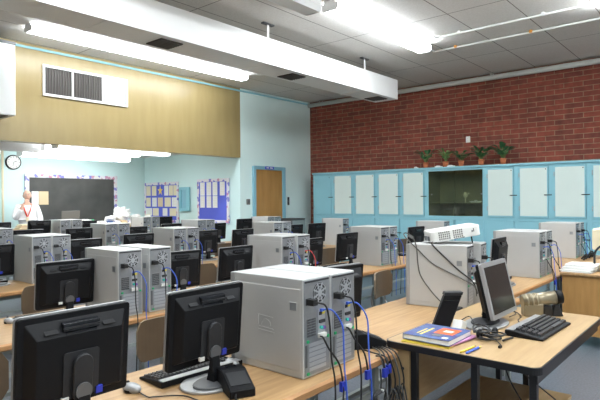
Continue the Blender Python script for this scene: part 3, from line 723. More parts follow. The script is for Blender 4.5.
# ------------------------------------------------------------ keyboards and mice
def make_keyboard(L=.45):
    t = thing('keyboard', (0, 0, 0), 'kb', 'keyboard')
    # local: long along x, user side +y, rear (-y) raised
    MB().prism([(-.105, 0), (.085, 0), (.085, .010), (-.06, .026), (-.105, .026)], -L / 2, L / 2, 'x').build('tray', 'black_plastic', t, bevel=.003)
    MB().prism([(-.103, .0262), (-.065, .0262), (-.065, .0282), (-.103, .0282)], -L / 2 + .01, L / 2 - .01, 'x').build('silver_strip', 'bezel_silver', t)
    b = MB(); R = Matrix.Rotation(-math.atan2(.016, .145), 3, 'X')
    for r in range(5):
        y = -.05 + r * .026; z = .026 - (y + .06) * .016 / .145 + .005
        xs_ = [-L / 2 + .02 + i * .0195 for i in range(int((L - .03) / .0195))]
        if r == 4:
            for x in xs_[:3] + xs_[11:]: b.box((x, y, z), (.016, .021, .010), R, taper=.8)
            b.box(((xs_[3] + xs_[10]) / 2, y, z), (.0195 * 7.6, .021, .010), R, taper=.97)
        else:
            for x in xs_:
                if abs(x - (L / 2 - .105)) < .008 or abs(x - (L / 2 - .035 - .07)) < .004: continue
                b.box((x, y, z), (.016, .021, .010), R, taper=.8)
    b.build('keys', 'key_grey', t)
    return t
pk = make_keyboard()
def make_mouse():
    t = thing('mouse', (0, 0, 0), 'mouse', 'mouse')
    MB().ball((0, 0, .014), .03, (.95, 1.75, .75), n=18).build('shell', 'bezel_silver', t)
    MB().cyl((0, 0, 0), (0, 0, .012), .030, .032, n=18).build('skirt', 'black_plastic', t)
    MB().cyl((-.004, .025, .034), (.004, .025, .034), .008, n=10).build('wheel', 'dark_grey', t)
    return t
pmo = make_mouse()
kbs = [('front', 0), ('front', 1), ('front', 3)] + [('second', k) for k in range(7)] + [('third', k) for k in range(7)]
k0 = 0
for rn, k, x, y in MONS:
    if (rn, k) not in kbs: continue
    lab = NOTE.get((rn, k), f'{ORD[k]} monitor from left in the {rn} row').replace('black-backed ', '')
    o = pk if k0 == 0 else copy_tree(pk)
    yaw = -4 if (rn, k) == ('front', 1) else random.uniform(-4, 4)
    o.location = (x + (.08 if (rn, k) == ('front', 1) else 0), y + .21, DZ(rn, x))
    if (rn, k) == ('front', 3): o.location = (5.36, 1.98, .711)
    if (rn, k) == ('front', 0): o.location = (.78, 2.03, .741)
    o.rotation_euler = (0, 0, radians(yaw))
    tag(o, 'black keyboard by ' + lab, 'keyboard', 'black keyboards')
    if rn in ('front', 'second'):
        mo = pmo if k0 == 0 else copy_tree(pmo)
        mo.location = (x - .28, y + .20, DZ(rn, x))
        if (rn, k) == ('front', 0): mo.location = (1.25, 2.0, .741)
        if (rn, k) == ('front', 1): mo.location = (1.745, 1.93, .741); 
        if (rn, k) == ('front', 3): mo.location = (5.05, 2.03, .711)
        mo.rotation_euler = (0, 0, radians(random.uniform(-20, 20)))
        tag(mo, ('mouse by ' + lab).replace(' nearest the camera', '').replace('showing ', ''), 'mouse', 'computer mice')
    k0 += 1
# mouse cord
o = MB().tube([(1.25, 1.945, .75), (1.25, 1.88, .745), (1.27, 1.86, .745), (1.35, 1.78, .745), (1.36, 1.66, .745), (1.42, 1.58, .745), (1.45, 1.50, .745), (1.46, 1.42, .735), (1.46, 1.41, .6)], .0028).build('looping_wire', 'cord_black'); tag(o, 'thin black mouse cord looping over the nearest desk', 'cord')
# black wedge-shaped blocks standing beside the nearest towers
def wedge(name, loc, rz, lab):
    t = thing(name, loc, lab, 'speaker', 'wedge-shaped black units', rz)
    MB().prism([(-.10, 0), (.10, 0), (.10, .035), (-.03, .085), (-.10, .078)], -.055, .055, 'x').build('housing', 'black_plastic', t, bevel=.004)
    R = Matrix.Rotation(-math.atan2(.05, .13), 3, 'X')
    MB().box((0, .035, .0612), (.085, .085, .003), R).build('top_plate', 'dark_grey', t)
    MB().box((0, -.068, .083), (.045, .022, .004)).build('slot', 'black_gloss', t)
    MB().tube([(.03, .10, .02), (.04, .13, .012), (.02, .16, .006), (-.03, .17, .006)], .004).build('lead', 'cord_black', t)
wedge('black_wedge_unit', (1.535, 1.665, .741), radians(155), 'wedge-shaped black unit on the desk beneath the second nearest monitor')
wedge('black_wedge_unit', (2.44, 1.60, .741), radians(-125), 'wedge-shaped black unit on the desk right of the nearest towers')
# loose video cables and coils behind the nearest towers
def loose(pts, r, mt, lab, nm='loose_cable', cat='cable', plug=None):
    o = MB().tube(pts, r).build(nm, mt); tag(o, lab, cat, 'loose cables behind the nearest desk')
    if plug:
        p = Vector(pts[-1]); MB().box((p.x, p.y, p.z - .02), (.032, .016, .045)).build('plug_shell', plug, o)
for k in range(5):
    x = 2.31 + k * .026
    loose([(2.44 + k * .012, 1.60 - .01 * k, .75), (2.40 + k * .02, 1.50, .748), (x, 1.425 - .008 * k, .742), (x + .02, 1.405 - .01 * k, .62), (x - .03 + .02 * k, 1.39, .50), (x + .08 - .02 * k, 1.37 - .01 * k, .46), (x + .05, 1.39, .58), (x - .05, 1.40 - .005 * k, .40), (x - .1 + .03 * k, 1.38, .25)],
          .0042, 'cord_black' if k % 3 else 'cord_grey', f'{ORD[k]} of the drooping cords over the desk edge right of the nearest towers')
loose([(2.36, 1.60, .75), (2.33, 1.48, .752), (2.345, 1.42, .74), (2.35, 1.405, .70)], .0045, 'cord_black', 'black video cable with blue plug dangling at the desk edge, right one', plug='plug_blue')
loose([(2.30, 1.45, .75), (2.31, 1.42, .745), (2.315, 1.405, .69)], .0045, 'cord_black', 'black video cable with blue plug dangling at the desk edge, left one', plug='plug_blue')
# coil of white-tied cord under towers
for k, (x, z) in enumerate(((1.93, .60), (2.25, .57))):
    b = MB()
    for r in (.05, .058, .066):
        b.tube([(x + r * cos(a) * .9, 1.385 + .004 * sin(3 * a) + (r - .05) * .6, z + r * sin(a) * .55) for a in [2 * pi * j / 12 for j in range(13)]], .0042, sub=2)
    o = b.build('cable_coil', 'cord_black'); tag(o, f'coiled black cord hanging below the {"left" if k == 0 else "right"} nearest tower', 'cable')
    MB().box((x, 1.385, z + .034), (.008, .022, .010)).build('cable_tie', 'white_plug', o)
    MB().tube([(x, 1.39, z + .03), (x + .02, 1.40, z + .08), (x + .02, 1.405, .70)], .0042).build('lead', 'cord_black', o)

# ------------------------------------------------------------ chairs
def make_chair():
    t = thing('classroom_chair', (0, 0, 0), 'chair', 'chair', 'brown classroom chairs')
    def plate(w_, h_, r, th, k, z0, n=14):
        vs = []; fs = []
        for i in range(n + 1):
            x = -w_ / 2 + w_ * i / n; ax = abs(x); e = w_ / 2 - r
            q = 0 if ax <= e else r - sqrt(max(0, r * r - (ax - e) ** 2))
            y = k * (x / (w_ / 2)) ** 2
            for yy in (0, th):
                vs += [(x, y * -1 + yy, z0 + q), (x, y * -1 + yy, z0 + h_ - q)]
        for i in range(n):
            a = i * 4; b_ = a + 4
            fs += [(a, a + 1, b_ + 1, b_), (a + 2, b_ + 2, b_ + 3, a + 3), (a, b_, b_ + 2, a + 2), (a + 1, a + 3, b_ + 3, b_ + 1)]
        fs += [(0, 2, 3, 1), (n * 4, n * 4 + 1, n * 4 + 3, n * 4 + 2)]
        return vs, fs
    vs, fs = plate(.43, .26, .06, .016, .045, .535)
    b = MB(); b.add(vs, fs, 0, False); back = b.build('backrest', ['chair_shell', 'chair_edge'], t)
    for p in back.data.polygons:
        if abs(p.normal.y) < .6: p.material_index = 1
    b = MB().prism(rounded(.42, .40, .07, 5, 0, -.25), .435, .452, 'z'); seat = b.build('seat', ['chair_shell', 'chair_edge'], t, bevel=.004)
    for s in (-1, 1):
        MB().tube([(s * .17, -.42, 0), (s * .165, -.40, .30), (s * .15, -.36, .425)], .011, n=8).build('leg', 'chair_metal', t)
        MB().tube([(s * .19, .02, 0), (s * .175, -.03, .30), (s * .15, -.10, .425)], .011, n=8).build('leg', 'chair_metal', t)
        MB().tube([(s * .15, -.14, .425), (s * .16, -.02, .43), (s * .165, .022, .50), (s * .155, .010, .66)], .010, n=8).build('back_post', 'chair_metal', t)
    MB().bx(-.15, .15, -.36, -.345, .41, .43).bx(-.15, .15, -.14, -.125, .41, .43).build('seat_frame', 'chair_metal', t)
    return t
pch = make_chair()
CH = [('front', 2.90, [.88, 2.06, 2.95, 4.70, 6.7]), ('second', 4.90, [1.30, 2.18, 3.35, 3.98, 6.46, 8.72]), ('third', 6.92, [3.0, 4.6, 6.13, 7.6]), ('fourth', 8.62, [5.45, 7.25])]
k0 = 0
for rn, y, lst in CH:
    for k, x in enumerate(lst):
        o = pch if k0 == 0 else copy_tree(pch); k0 += 1
        o.location = (x, y, 0); o.rotation_euler = (0, 0, radians(random.uniform(-8, 8)))
        o['label'] = f'brown-backed classroom chair, {ORD[k]} from left behind the {rn} row of desks'

# ------------------------------------------------------------ right-hand cart table
TX0, TX1, TY0, TY1, TZ = 2.50, 3.84, .715, 1.525, .7765
t = thing('computer_cart', (TX0, TY0, 0), 'wood-topped table with black rounded edge in the right foreground', 'table')
LX, LY = TX1 - TX0, TY1 - TY0
MB().prism(rounded(LX, LY, .045, 6, LX / 2, LY / 2), TZ - .034, TZ - .0005, 'z').build('edge_band', 'black_metal', t)
MB().prism(rounded(LX - .016, LY - .016, .04, 6, LX / 2, LY / 2), TZ - .0004, TZ + .0006, 'z').build('tabletop', 'cart_wood', t)
for x, y in ((.045, .04), (.045, .645), (LX - .06, .645), (LX - .50, .32)): MB().bx(x - .016, x + .016, y - .016, y + .016, .03, TZ - .036).build('leg', 'black_metal', t)
MB().bx(.03, .062, .30, .332, .03, TZ - .036).build('leg', 'black_metal', t)
for x, y in ((.045, .04), (.045, .645), (LX - .06, .645), (LX - .50, .32)): MB().cyl((x, y, 0), (x, y, .03), .018, n=12).build('caster', 'steel', t)
MB().bx(.014, .042, .665, .775, .05, TZ - .036).build('side_panel', 'cart_wood', t)
MB().bx(.012, .044, .775, .79, .0, TZ - .036).build('panel_trim', 'black_metal', t)
MB().cyl((.008, .70, .64), (.014, .70, .64), .009, n=10).build('panel_bolt', 'black_metal', t)
MB().cyl((.008, .70, .50), (.014, .70, .50), .009, n=10).build('panel_bolt', 'black_metal', t)
MB().bx(.065, LX - .08, .685, .70, .43, TZ - .036).build('back_panel', 'panel_wood', t)
MB().bx(.062, .80, .06, .62, .40, .42).build('lower_shelf', 'cart_wood', t)
MB().bx(.03, LX - .05, .02, .035, TZ - .08, TZ - .036).build('rail', 'black_metal', t)
o = MB().tube([(2.84, .86, .43), (2.80, .95, .60), (2.84, 1.0, .735), (2.98, .95, .60), (3.15, .82, .425)], .004).build('hanging_cord', 'cord_black'); tag(o, 'thin black cord drooping under the right foreground table', 'cord')
o = MB().tube([(3.0, .70, .006), (4.2, .42, .006), (5.3, .25, .006), (6.6, .0, .006)], .005).build('floor_wire', 'cord_red'); tag(o, 'thin reddish wire lying across the grey floor', 'cable')

# silver screen
TM = Matrix.Rotation(radians(-13), 3, 'X')
t = thing('flat_monitor', (3.28, 1.19, TZ + .001), 'silver-framed monitor facing right on the foreground table', 'monitor', rz=radians(0))
P = (0, 0, .22)
def q(b): return b.rot(TM, P)
q(MB().prism(rounded(.405, .335, .012, 4, 0, .212), -.020, .0)).build('bezel', 'bezel_silver', t)
q(MB().bx(-.178, .178, -.0216, -.0203, .072, .352)).build('screen', 'screen', t)
q(MB().prism(rounded(.401, .331, .012, 4, 0, .212), .0005, .02).frustum((-.15, .15, .10, .33), (-.18, .18, .08, .35), .06, .02)).build('back_cover', 'black_plastic', t, bevel=.003)
MB().prism([(.05, .02), (.08, .02), (.07, .23), (.045, .23)], -.035, .035, 'x').build('neck', 'black_plastic', t, bevel=.003)
MB().prism([(-.09 + .19 * cos(2 * pi * k / 28), .03 + .12 * sin(2 * pi * k / 28)) for k in range(28)], 0, .012, 'z').build('base', 'bezel_silver', t, bevel=.003)
MB().prism([(-.08 + .13 * cos(2 * pi * k / 28), .04 + .075 * sin(2 * pi * k / 28)) for k in range(28)], .0121, .022, 'z').build('base_pad', 'dark_grey', t, bevel=.003)

# keyboard on the cart
o = copy_tree(pk); o.location = (3.24, .92, TZ + .002); o.rotation_euler = (0, 0, radians(178)); o.scale = (1.12, 1.08, 1.25)
tag(o, 'black and silver keyboard on the right foreground table before the camcorder', 'keyboard')
# leaning slab
t = thing('standing_modem', (2.935, 1.40, TZ + .001), 'black upright slab-shaped box leaning beside the books', 'modem', rz=radians(-50))
S = Matrix(((1, 0, .38), (0, 1, 0), (0, 0, 1)))
def sl(b): b.v = [tuple(S @ Vector(v)) for v in b.v]; return b
sl(MB().bx(-.052, .052, -.02, .02, .0, .195)).build('body', 'black_plastic', t, bevel=.004)
sl(MB().bx(-.053, .053, -.021, .035, .195, .215)).build('cap', 'dark_grey', t, bevel=.003)
sl(MB().bx(-.048, .048, -.022, -.019, .165, .17)).build('groove', 'black_gloss', t)
MB().bx(-.04, .06, -.03, .03, .0, .008).build('foot', 'black_plastic', t)
# books
def slab(name, loc, rz, w_, d_, h_, cov, lab, cat, extra=None, grp=None):
    t = thing(name, loc, lab, cat, grp, rz)
    MB().bx(-w_ / 2 + .003, w_ / 2 - .003, -d_ / 2 + .003, d_ / 2 - .003, .0022, h_ - .0022).build('pages', 'paper', t)
    c = MB().bx(-w_ / 2, w_ / 2, -d_ / 2, d_ / 2, 0, .002).bx(-w_ / 2, w_ / 2, -d_ / 2, d_ / 2, h_ - .002, h_).bx(-w_ / 2, w_ / 2, d_ / 2 - .002, d_ / 2, .002, h_ - .002).build('cover', cov, t)
    return t, c, h_
zt = TZ + .001
slab('magazine', (2.685, 1.31, zt), radians(4), .30, .265, .006, 'cover_yellow', 'yellow-covered thin magazine at the bottom of the book stack', 'magazine')
slab('magazine', (2.725, 1.265, zt + .0065), radians(-7), .275, .225, .006, 'cover_pink', 'pink-covered magazine sticking out under the big book', 'magazine')
tt, cc, hh = slab('textbook', (2.69, 1.30, zt + .013), radians(0), .285, .265, .028, 'cover_purple', 'thick purple and blue book on top of the stack', 'book')
MB().bx(-.03, .10, -.10, .01, hh, hh + .0006).build('orange_print', 'cover_orange', cc)
MB().box((.035, -.05, hh + .0008), (.045, .05, .0006)).build('white_print', 'cover_white', cc)
MB().box((-.10, -.09, hh + .0005), (.03, .03, .001)).build('corner_print', 'cover_white', cc)
MB().box((-.02, .05, hh + .0005), (.16, .012, .001)).box((-.03, .075, hh + .0005), (.12, .008, .001)).build('yellow_print', 'cover_yellow', cc)
MB().box((-.065, -.03, hh + .0005), (.05, .05, .001)).build('grey_print', 'mid_grey', cc)
o = MB().tube([(2.52, 1.065, zt + .006), (2.65, 1.055, zt + .006)], .006, n=6).build('marker_pen', 'cord_blue'); tag(o, 'blue pen lying beside the book stack', 'pen'); MB().cyl((2.65, 1.055, zt + .006), (2.675, 1.053, zt + .006), .0055, .002, n=8).build('pen_tip', 'cover_yellow', o)
o = MB().tube([(2.52, 1.095, zt + .005), (2.66, 1.082, zt + .005)], .005, n=6).build('marker_pen', 'cover_yellow'); tag(o, 'yellow pencil lying between the books and the blue pen', 'pencil'); MB().cyl((2.66, 1.082, zt + .005), (2.675, 1.0805, zt + .005), .0045, .001, n=8).build('tip', 'soil', o)
o = MB().prism([(-.03, 0), (.05, 0), (.06, .035), (.0, .06)], -.03, .03, 'y').build('white_plug_block', 'white_plug', loc=(2.96, 1.30, zt), bevel=.004); tag(o, 'small pale plug adapter between the slab and the silver screen', 'adapter')
# headset clump
random.seed(3)
b = MB()
for k in range(9):
    c = (2.86 + random.uniform(-.05, .05), 1.09 + random.uniform(-.05, .05)); r = random.uniform(.025, .055); tl = random.uniform(-.5, .5)
    b.tube([(c[0] + r * cos(a), c[1] + r * sin(a), zt + .012 + k * .0045 + max(-.006, r * sin(a + k) * tl)) for a in [2 * pi * j / 10 for j in range(11)]], .0045, sub=2)
o = b.build('cord_bundle', 'cord_black'); tag(o, 'tangled black cord bundle in front of the silver-framed monitor', 'cable')
MB().tube([(2.84, 1.04, zt + .01), (2.78, .99, zt + .005), (2.74, .975, zt + .005)], .003).bx(2.72, 2.745, .969, .981, zt, zt + .012).build('jack', 'cord_black', o)
for k, (x, y) in enumerate(((2.83, 1.12), (2.92, 1.07))): MB().ball((x, y, zt + .03), .028, (1, .6, 1), n=12).build('ear_cup', 'black_plastic', o)
o = MB().tube([(2.955, .985, zt + .006), (2.90, 1.0, zt + .006), (2.86, 1.005, zt + .006)], .006).build('cable_end', 'cord_black'); tag(o, 'short thick black cable end left of the foreground keyboard', 'cable')
for k, pts in enumerate(([(3.45, 1.28, .01), (3.58, 1.30, .03), (3.62, 1.20, .012), (3.52, 1.12, .006), (3.40, 1.10, .006), (3.32, 1.06, .006)], [(3.40, 1.33, .01), (3.55, 1.36, .02), (3.70, 1.30, .01), (3.60, 1.18, .006), (3.45, 1.17, .006)], [(3.05, 1.35, .01), (3.12, 1.30, .05), (3.03, 1.22, .03), (3.10, 1.14, .008), (3.02, 1.10, .006), (2.95, 1.08, .01)])):
    o = MB().tube([(x, y, zt + z) for x, y, z in pts], .003).build('table_cord', 'cord_black')
    tag(o, ['thin cord curling right of the silver-framed monitor', 'outer thin cord loop right of the silver-framed monitor', 'thin cord looping left of the silver-framed monitor'][k], 'cord')
# dark device behind the silver monitor's left side on the desk
o = MB().bx(-.16, .14, -.045, .03, 0, .06).box((0, -.01, .066), (.22, .04, .012)).build('black_box_unit', 'black_plastic', loc=(3.46, 1.56, .711), bevel=.004); tag(o, 'low black box on the desk behind the silver-framed monitor', 'box')
# camcorder: length axis to the right in view
t = thing('camcorder', (3.645, 1.03, TZ + .002), 'champagne-coloured camcorder standing on the right foreground table', 'camcorder', rz=radians(-55))
t.scale = (.86, .86, .86)
MB().prism([(-.04, .0), (.035, 0), (.04, .085), (.03, .12), (-.03, .12), (-.045, .085)], -.14, .0, 'x').build('body', 'gold_grey', t, bevel=.006, seg=2)
MB().cyl((-.145, 0, .105), (.10, 0, .138), .050, .050, n=28).build('barrel', 'gold_grey', t)
for x in (-.115, -.08, -.045): MB().cyl((x - .010, 0, .123 + x * .13), (x + .010, 0, .1256 + x * .13), .0535, n=28).build('grip_ring', 'gold_grey', t)
MB().cyl((.10, 0, .138), (.145, 0, .143), .052, .050, n=28).build('lens_hood', 'black_plastic', t)
MB().cyl((.145, 0, .143), (.147, 0, .1432), .040, n=24).build('lens', 'lens_blue', t)
MB().prism([(-.04, .0), (.035, 0), (.035, .075), (-.04, .085)], .001, .07, 'x').build('front_grip', 'black_gloss', t, bevel=.006)
MB().prism([(.07, .0), (.15, 0), (.13, .05), (.12, .085), (.085, .08)], -.03, .02, 'y').build('battery_foot', 'dark_grey', t, bevel=.004)
# projector on top of the pair
t = thing('projector', (4.03, 1.81, 1.192), 'white data projector propped up on top of two towers', 'projector', rz=math.atan2(-.763, .646))
PT = Matrix.Rotation(radians(-9), 3, 'Y')
def pr(b): b.rot(PT, (-.19, 0, 0)); return b
pr(MB().prism(rounded(.385, .27, .035, 6, 0, 0), .008, .092, 'z')).build('housing', 'proj_white', t, bevel=.010, seg=3)
def grill(x0, x1, nm):
    g = pr(MB().bx(x0, x1, -.1365, -.134, .016, .082)).build(nm, 'proj_grey', t)
    b = MB()
    n = int((x1 - x0) / .0155)
    for i in range(n + 1): b.bx(x0 + i * .0155 - .002, x0 + i * .0155 + .002, -.139, -.1366, .016, .082)
    for i in range(5): b.bx(x0, x1, -.139, -.1366, .015 + i * .0165, .0185 + i * .0165)
    pr(b).build('grille_bars', 'proj_white', g)
grill(-.140, -.045, 'speaker_grille'); grill(-.027, .050, 'vent_grille')
pr(MB().bx(-.02, .06, -.137, -.134, .010, .018)).build('dark_strip', 'mid_grey', t)
pr(MB().cyl((.125, -.139, .05), (.125, -.134, .05), .006, n=8).bx(.135, .14, -.138, -.134, .045, .07)).build('side_mark', 'dark_grey', t)
pr(MB().cyl((.19, .03, .05), (.205, .03, .05), .032, n=18)).build('lens_ring', 'dark_grey', t)
MB().cyl((.14, -.06, 0), (.13, -.06, .062), .006, n=8).build('front_foot', 'black_plastic', t)
pr(MB().bx(-.17, -.15, -.1, .1, 0, .008)).build('rear_foot', 'dark_grey', t)
pr(MB().bx(-.212, -.198, -.08, .03, .02, .055)).build('connector_block', 'mid_grey', t)
SX = lambda y, g=.012: 3.81 - (y - 1.6) * .14 - g
for k, (pts, mt, r) in enumerate([
    ([(3.83, 2.06, 1.225), (3.79, 2.08, 1.25), (SX(2.0, .03), 2.0, 1.24), (SX(1.98), 1.98, 1.17), (SX(1.97), 1.97, 1.05), (SX(1.95), 1.95, .95), (SX(1.88), 1.88, .85), (SX(1.80, .02), 1.80, .77), (SX(1.72, .05), 1.72, .725)], 'cord_grey', .0045),
    ([(3.84, 2.05, 1.235), (3.80, 2.10, 1.27), (SX(2.06, .04), 2.06, 1.25), (SX(1.96), 1.96, 1.14), (SX(1.86), 1.86, 1.05), (SX(1.76), 1.76, 1.0), (SX(1.64, .02), 1.64, .95), (SX(1.56, .02), 1.54, .90), (3.84, 1.54, .82)], 'cord_grey', .0045),
    ([(3.93, 1.90, 1.20), (3.82, 1.88, 1.205), (SX(1.85), 1.85, 1.185), (SX(1.76), 1.76, 1.10), (SX(1.66), 1.66, 1.01), (SX(1.57, .02), 1.55, .93), (3.83, 1.53, .84)], 'cord_black', .0055)]):
    o = MB().tube(pts, r).build('projector_cable', mt); tag(o, ['grey projector cable hanging straight down the tower side', 'grey projector cable sweeping right across the tower side', 'black projector cable running diagonally down the tower side'][k], 'cable')

# ------------------------------------------------------------ teacher's desk at right
t = thing('teacher_desk', (6.04, 1.50, 0), 'orange-wood desk front at the right edge with papers on top', 'desk')
MB().bx(-.03, 1.5, -1.9, .02, .73, .76).build('desktop', 'desk_wood', t, bevel=.006)
MB().bx(0, .03, -1.87, 0, .12, .73).build('front_panel', 'teacher_wood', t)
MB().bx(.03, .55, -.03, 0, .12, .73).bx(.03, .55, -1.87, -1.84, .12, .73).build('side_panel', 'teacher_wood', t)
for x in (.03, 1.4):
    for y in (-.05, -1.83): MB().bx(x, x + .04, y - .02, y + .02, 0, .12 if x < 1 else .73).build('leg', 'black_metal', t)
for k in range(3):
    b = MB()
    for j in range(5): b.box((random.uniform(-.006, .006), random.uniform(-.006, .006), .004 + j * .0045), (.30 - .02 * k, .25, .004), Matrix.Rotation(radians(random.uniform(-3, 3)), 3, 'Z'))
    o = b.build('paper_pile', 'paper', loc=(6.20 + .03 * k, 1.365 - .01 * k, .761 + k * .0245)); o.rotation_euler = (0, 0, radians(-4 + 2 * k)); o.scale = (1.1, 1.15, 1); tag(o, f'pile of white papers on the teacher desk, {["bottom", "middle", "top"][k]} of the stack', 'papers', 'papers on the teacher desk')
o = MB()
for j in range(4): o.box((0, 0, .003 + j * .003), (.28, .21, .0025), Matrix.Rotation(radians(3 * j), 3, 'Z'))
o = o.build('paper_pile', 'paper', loc=(6.20, .98, .761)); tag(o, 'thin loose white papers at the right edge on the teacher desk', 'papers')
t = thing('old_monitor', (6.76, 1.01, .761), 'beige boxy old monitor at the right frame edge', 'monitor', rz=radians(10))
MB().prism(rounded(.40, .36, .03, 4, 0, .32), -.03, .03).build('front_frame', 'beige', t, bevel=.006)
MB().frustum((-.19, .19, .15, .49), (-.12, .12, .20, .42), .031, .34).build('rear_shell', 'beige', t, bevel=.01)
MB().bx(-.16, .16, -.034, -.031, .19, .45).build('screen', 'screen', t)
MB().cyl((0, .1, .0), (0, .1, .02), .14, n=24).cyl((0, .1, .02), (0, .1, .17), .07, n=18).build('swivel_base', 'beige', t)
t = thing('cream_tray', (6.38, 1.02, .761), 'cream plastic desktop organiser beside the old monitor at right', 'tray')
MB().prism([(-.17, 0), (.17, 0), (.17, .14), (-.05, .14), (-.17, .06)], -.12, .16, 'x').build('body', 'cream', t, bevel=.01, seg=2)
MB().prism([(-.15, .063), (-.05, .13), (-.055, .137), (-.155, .07)], -.10, .14, 'x').build('slope', 'paper_cream', t)
o = MB().tube([(6.33, 1.25, .775), (6.33, 1.25, .93), (6.35, 1.22, 1.0), (6.40, 1.17, 1.03), (6.46, 1.14, 1.03)], .011).build('curved_handle', 'dark_grey'); tag(o, 'dark curved handset cord in front of the old monitor', 'cord')
# clutter behind papers near far-right towers
for k in range(6):
    x = 7.72 + .09 * k; y = 1.62 + .04 * (k % 2)
    o = MB().tube([(x, y + .04, .717), (x + .02, y, .75 + .02 * (k % 3)), (x + .07, y - .01, .77), (x + .11, y + .03, .72)], .011).build('thick_cable', 'cord_black'); tag(o, f'{ORD[k]} black cable lump from left at the foot of the farthest right towers', 'cable', 'cable lumps')
# dark grey cabinet by the door wall
t = thing('filing_cabinet', (9.63, 8.44, 0), 'small dark grey metal cabinet right of the door', 'cabinet')
MB().bx(-.25, .25, -.25, .25, 0, 1.07).build('body', 'mid_grey', t, bevel=.006)
for z in (.1, .42, .74):
    dd = MB().bx(-.23, .23, -.268, -.2505, z, z + .30).build('drawer', 'desk_metal', t, bevel=.003); MB().bx(-.06, .06, -.285, -.268, z + .2, z + .22).build('handle', 'steel', dd)
MB().bx(-.252, .252, -.252, .252, 1.07, 1.085).build('top', 'dark_grey', t)

# ------------------------------------------------------------ teacher bench in the alcove
t = thing('demonstration_bench', (6.35, 11.05, 0), 'long pale bench before the chalkboard covered in clutter', 'bench')
MB().bx(-1.45, 1.35, -.35, .35, .98, 1.03).build('worktop', 'paper_cream', t, bevel=.004)
MB().bx(-1.40, 1.30, -.31, .31, 0, .98).build('body', 'teacher_wood', t)
for k in range(4): MB().bx(-1.35 + k * .66, -.75 + k * .66, -.325, -.3105, .1, .9).build('cupboard_door', 'desk_wood', t)
zb = 1.031
t = thing('laptop', (5.47, 11.12, zb), 'open laptop seen from behind its tan-grey lid on the bench', 'laptop', rz=radians(-12))
MB().bx(-.18, .18, -.10, .16, 0, .022).build('keyboard_base', 'dark_grey', t, bevel=.003)
MB().bx(-.18, .18, -.008, .008, 0, .30).rot(Matrix.Rotation(radians(12), 3, 'X')).rot(Matrix.Identity(3)).build('lid', 'proj_grey', t, bevel=.004, loc=(0, -.12, .018))
def heap(x, y, r, sz, mt, lab, name='crumpled_paper', jit=.28, cat='paper'):
    o = MB().ball((0, 0, r * sz * 1.15), r, (1.2, 1, sz), n=12, jit=jit).build(name, mt, loc=(x, y, zb)); tag(o, lab, cat); return o
heap(6.72, 11.1, .17, 1.0, 'paper', 'tall crumpled white plastic bag heap on the bench')
heap(7.04, 11.05, .12, .75, 'paper', 'crumpled white bag right of the tall heap on the bench')
heap(6.42, 11.05, .12, .7, 'paper', 'low crumpled white paper left of the tall heap on the bench')
heap(5.78, 11.0, .11, .5, 'paper', 'crumpled white sheet right of the laptop on the bench')
heap(5.22, 11.2, .07, .8, 'cord_blue', 'small blue bundle left of the laptop on the bench', 'blue_bundle', .15, 'bundle')
heap(6.05, 11.2, .06, .8, 'green_clip', 'small green item right of the laptop on the bench', 'green_item', .1, 'item')
heap(7.18, 11.0, .06, .6, 'cover_yellow', 'yellow item at the right end of the bench', 'yellow_item', .1, 'item')
heap(5.06, 11.1, .08, .6, 'cord_black', 'small dark bundle at the left end of the bench by the person', 'dark_bundle', .2, 'bundle')
for k in range(6):
    o = MB().box((0, 0, .03), (.14, .18, .06)).box((0, 0, .065), (.12, .12, .01)).build('coloured_folder', ['confetti_border', 'paper', 'cover_purple', 'confetti_border', 'paper_tan', 'confetti_border'][k], loc=(5.95 + .17 * k, 10.93, zb)); tag(o, f'small coloured packet on the bench front edge, {ORD[k]} from left', 'packet', 'packets on the bench')
t = thing('white_cup', (7.42, 11.1, zb), 'white cup at the far right end of the bench', 'cup'); MB().cyl((0, 0, 0), (0, 0, .16), .05, .065, n=18).build('body', 'paper', t); MB().cyl((0, 0, .16), (0, 0, .175), .067, n=18).build('lid', 'paper_cream', t)
# low table with folders by the person
t = thing('side_table', (4.65, 10.95, 0), 'small table left of the bench with tan folders', 'table')
MB().bx(-.45, .15, -.25, .25, .98, 1.01).build('tabletop', 'desk_wood', t)
for x in (-.4, .1):
    for y in (-.2, .2): MB().bx(x - .02, x + .02, y - .02, y + .02, 0, .98).build('leg', 'desk_metal', t)
for k in range(3):
    o = MB().box((0, 0, .012), (.32, .24, .024)).box((.02, .0, .026), (.28, .22, .004)).build('folder_stack', 'paper_cream' if k % 2 == 0 else 'paper_tan', loc=(4.50 + .02 * k, 10.92, 1.011 + k * .029)); tag(o, f'tan folder on the side table by the person, {["lowest", "middle", "topmost"][k]} of three', 'folder', 'folders')

# ------------------------------------------------------------ the person
def skinmesh(name, V, Eg, mt, parent, sub=2, root=0):
    me = bpy.data.meshes.new(name); me.from_pydata([v[:3] for v in V], Eg, []); me.update()
    o = bpy.data.objects.new(name, me); COL.objects.link(o); o.parent = parent; me.materials.append(MAT[mt])
    bpy.context.view_layer.objects.active = o
    sk = o.modifiers.new('skin', 'SKIN'); sk.use_smooth_shade = True
    for i, v in enumerate(V):
        r = v[3]; d = me.skin_vertices[0].data[i]
        d.radius = r if isinstance(r, tuple) else (r, r); d.use_root = (i == root)
    sb = o.modifiers.new('sub', 'SUBSURF'); sb.levels = sub; sb.render_levels = sub
    return o
P_ = thing('person', (4.95, 11.92, 0), 'person in white lab coat with red lanyard, hand held to chin', 'person', rz=radians(-20))
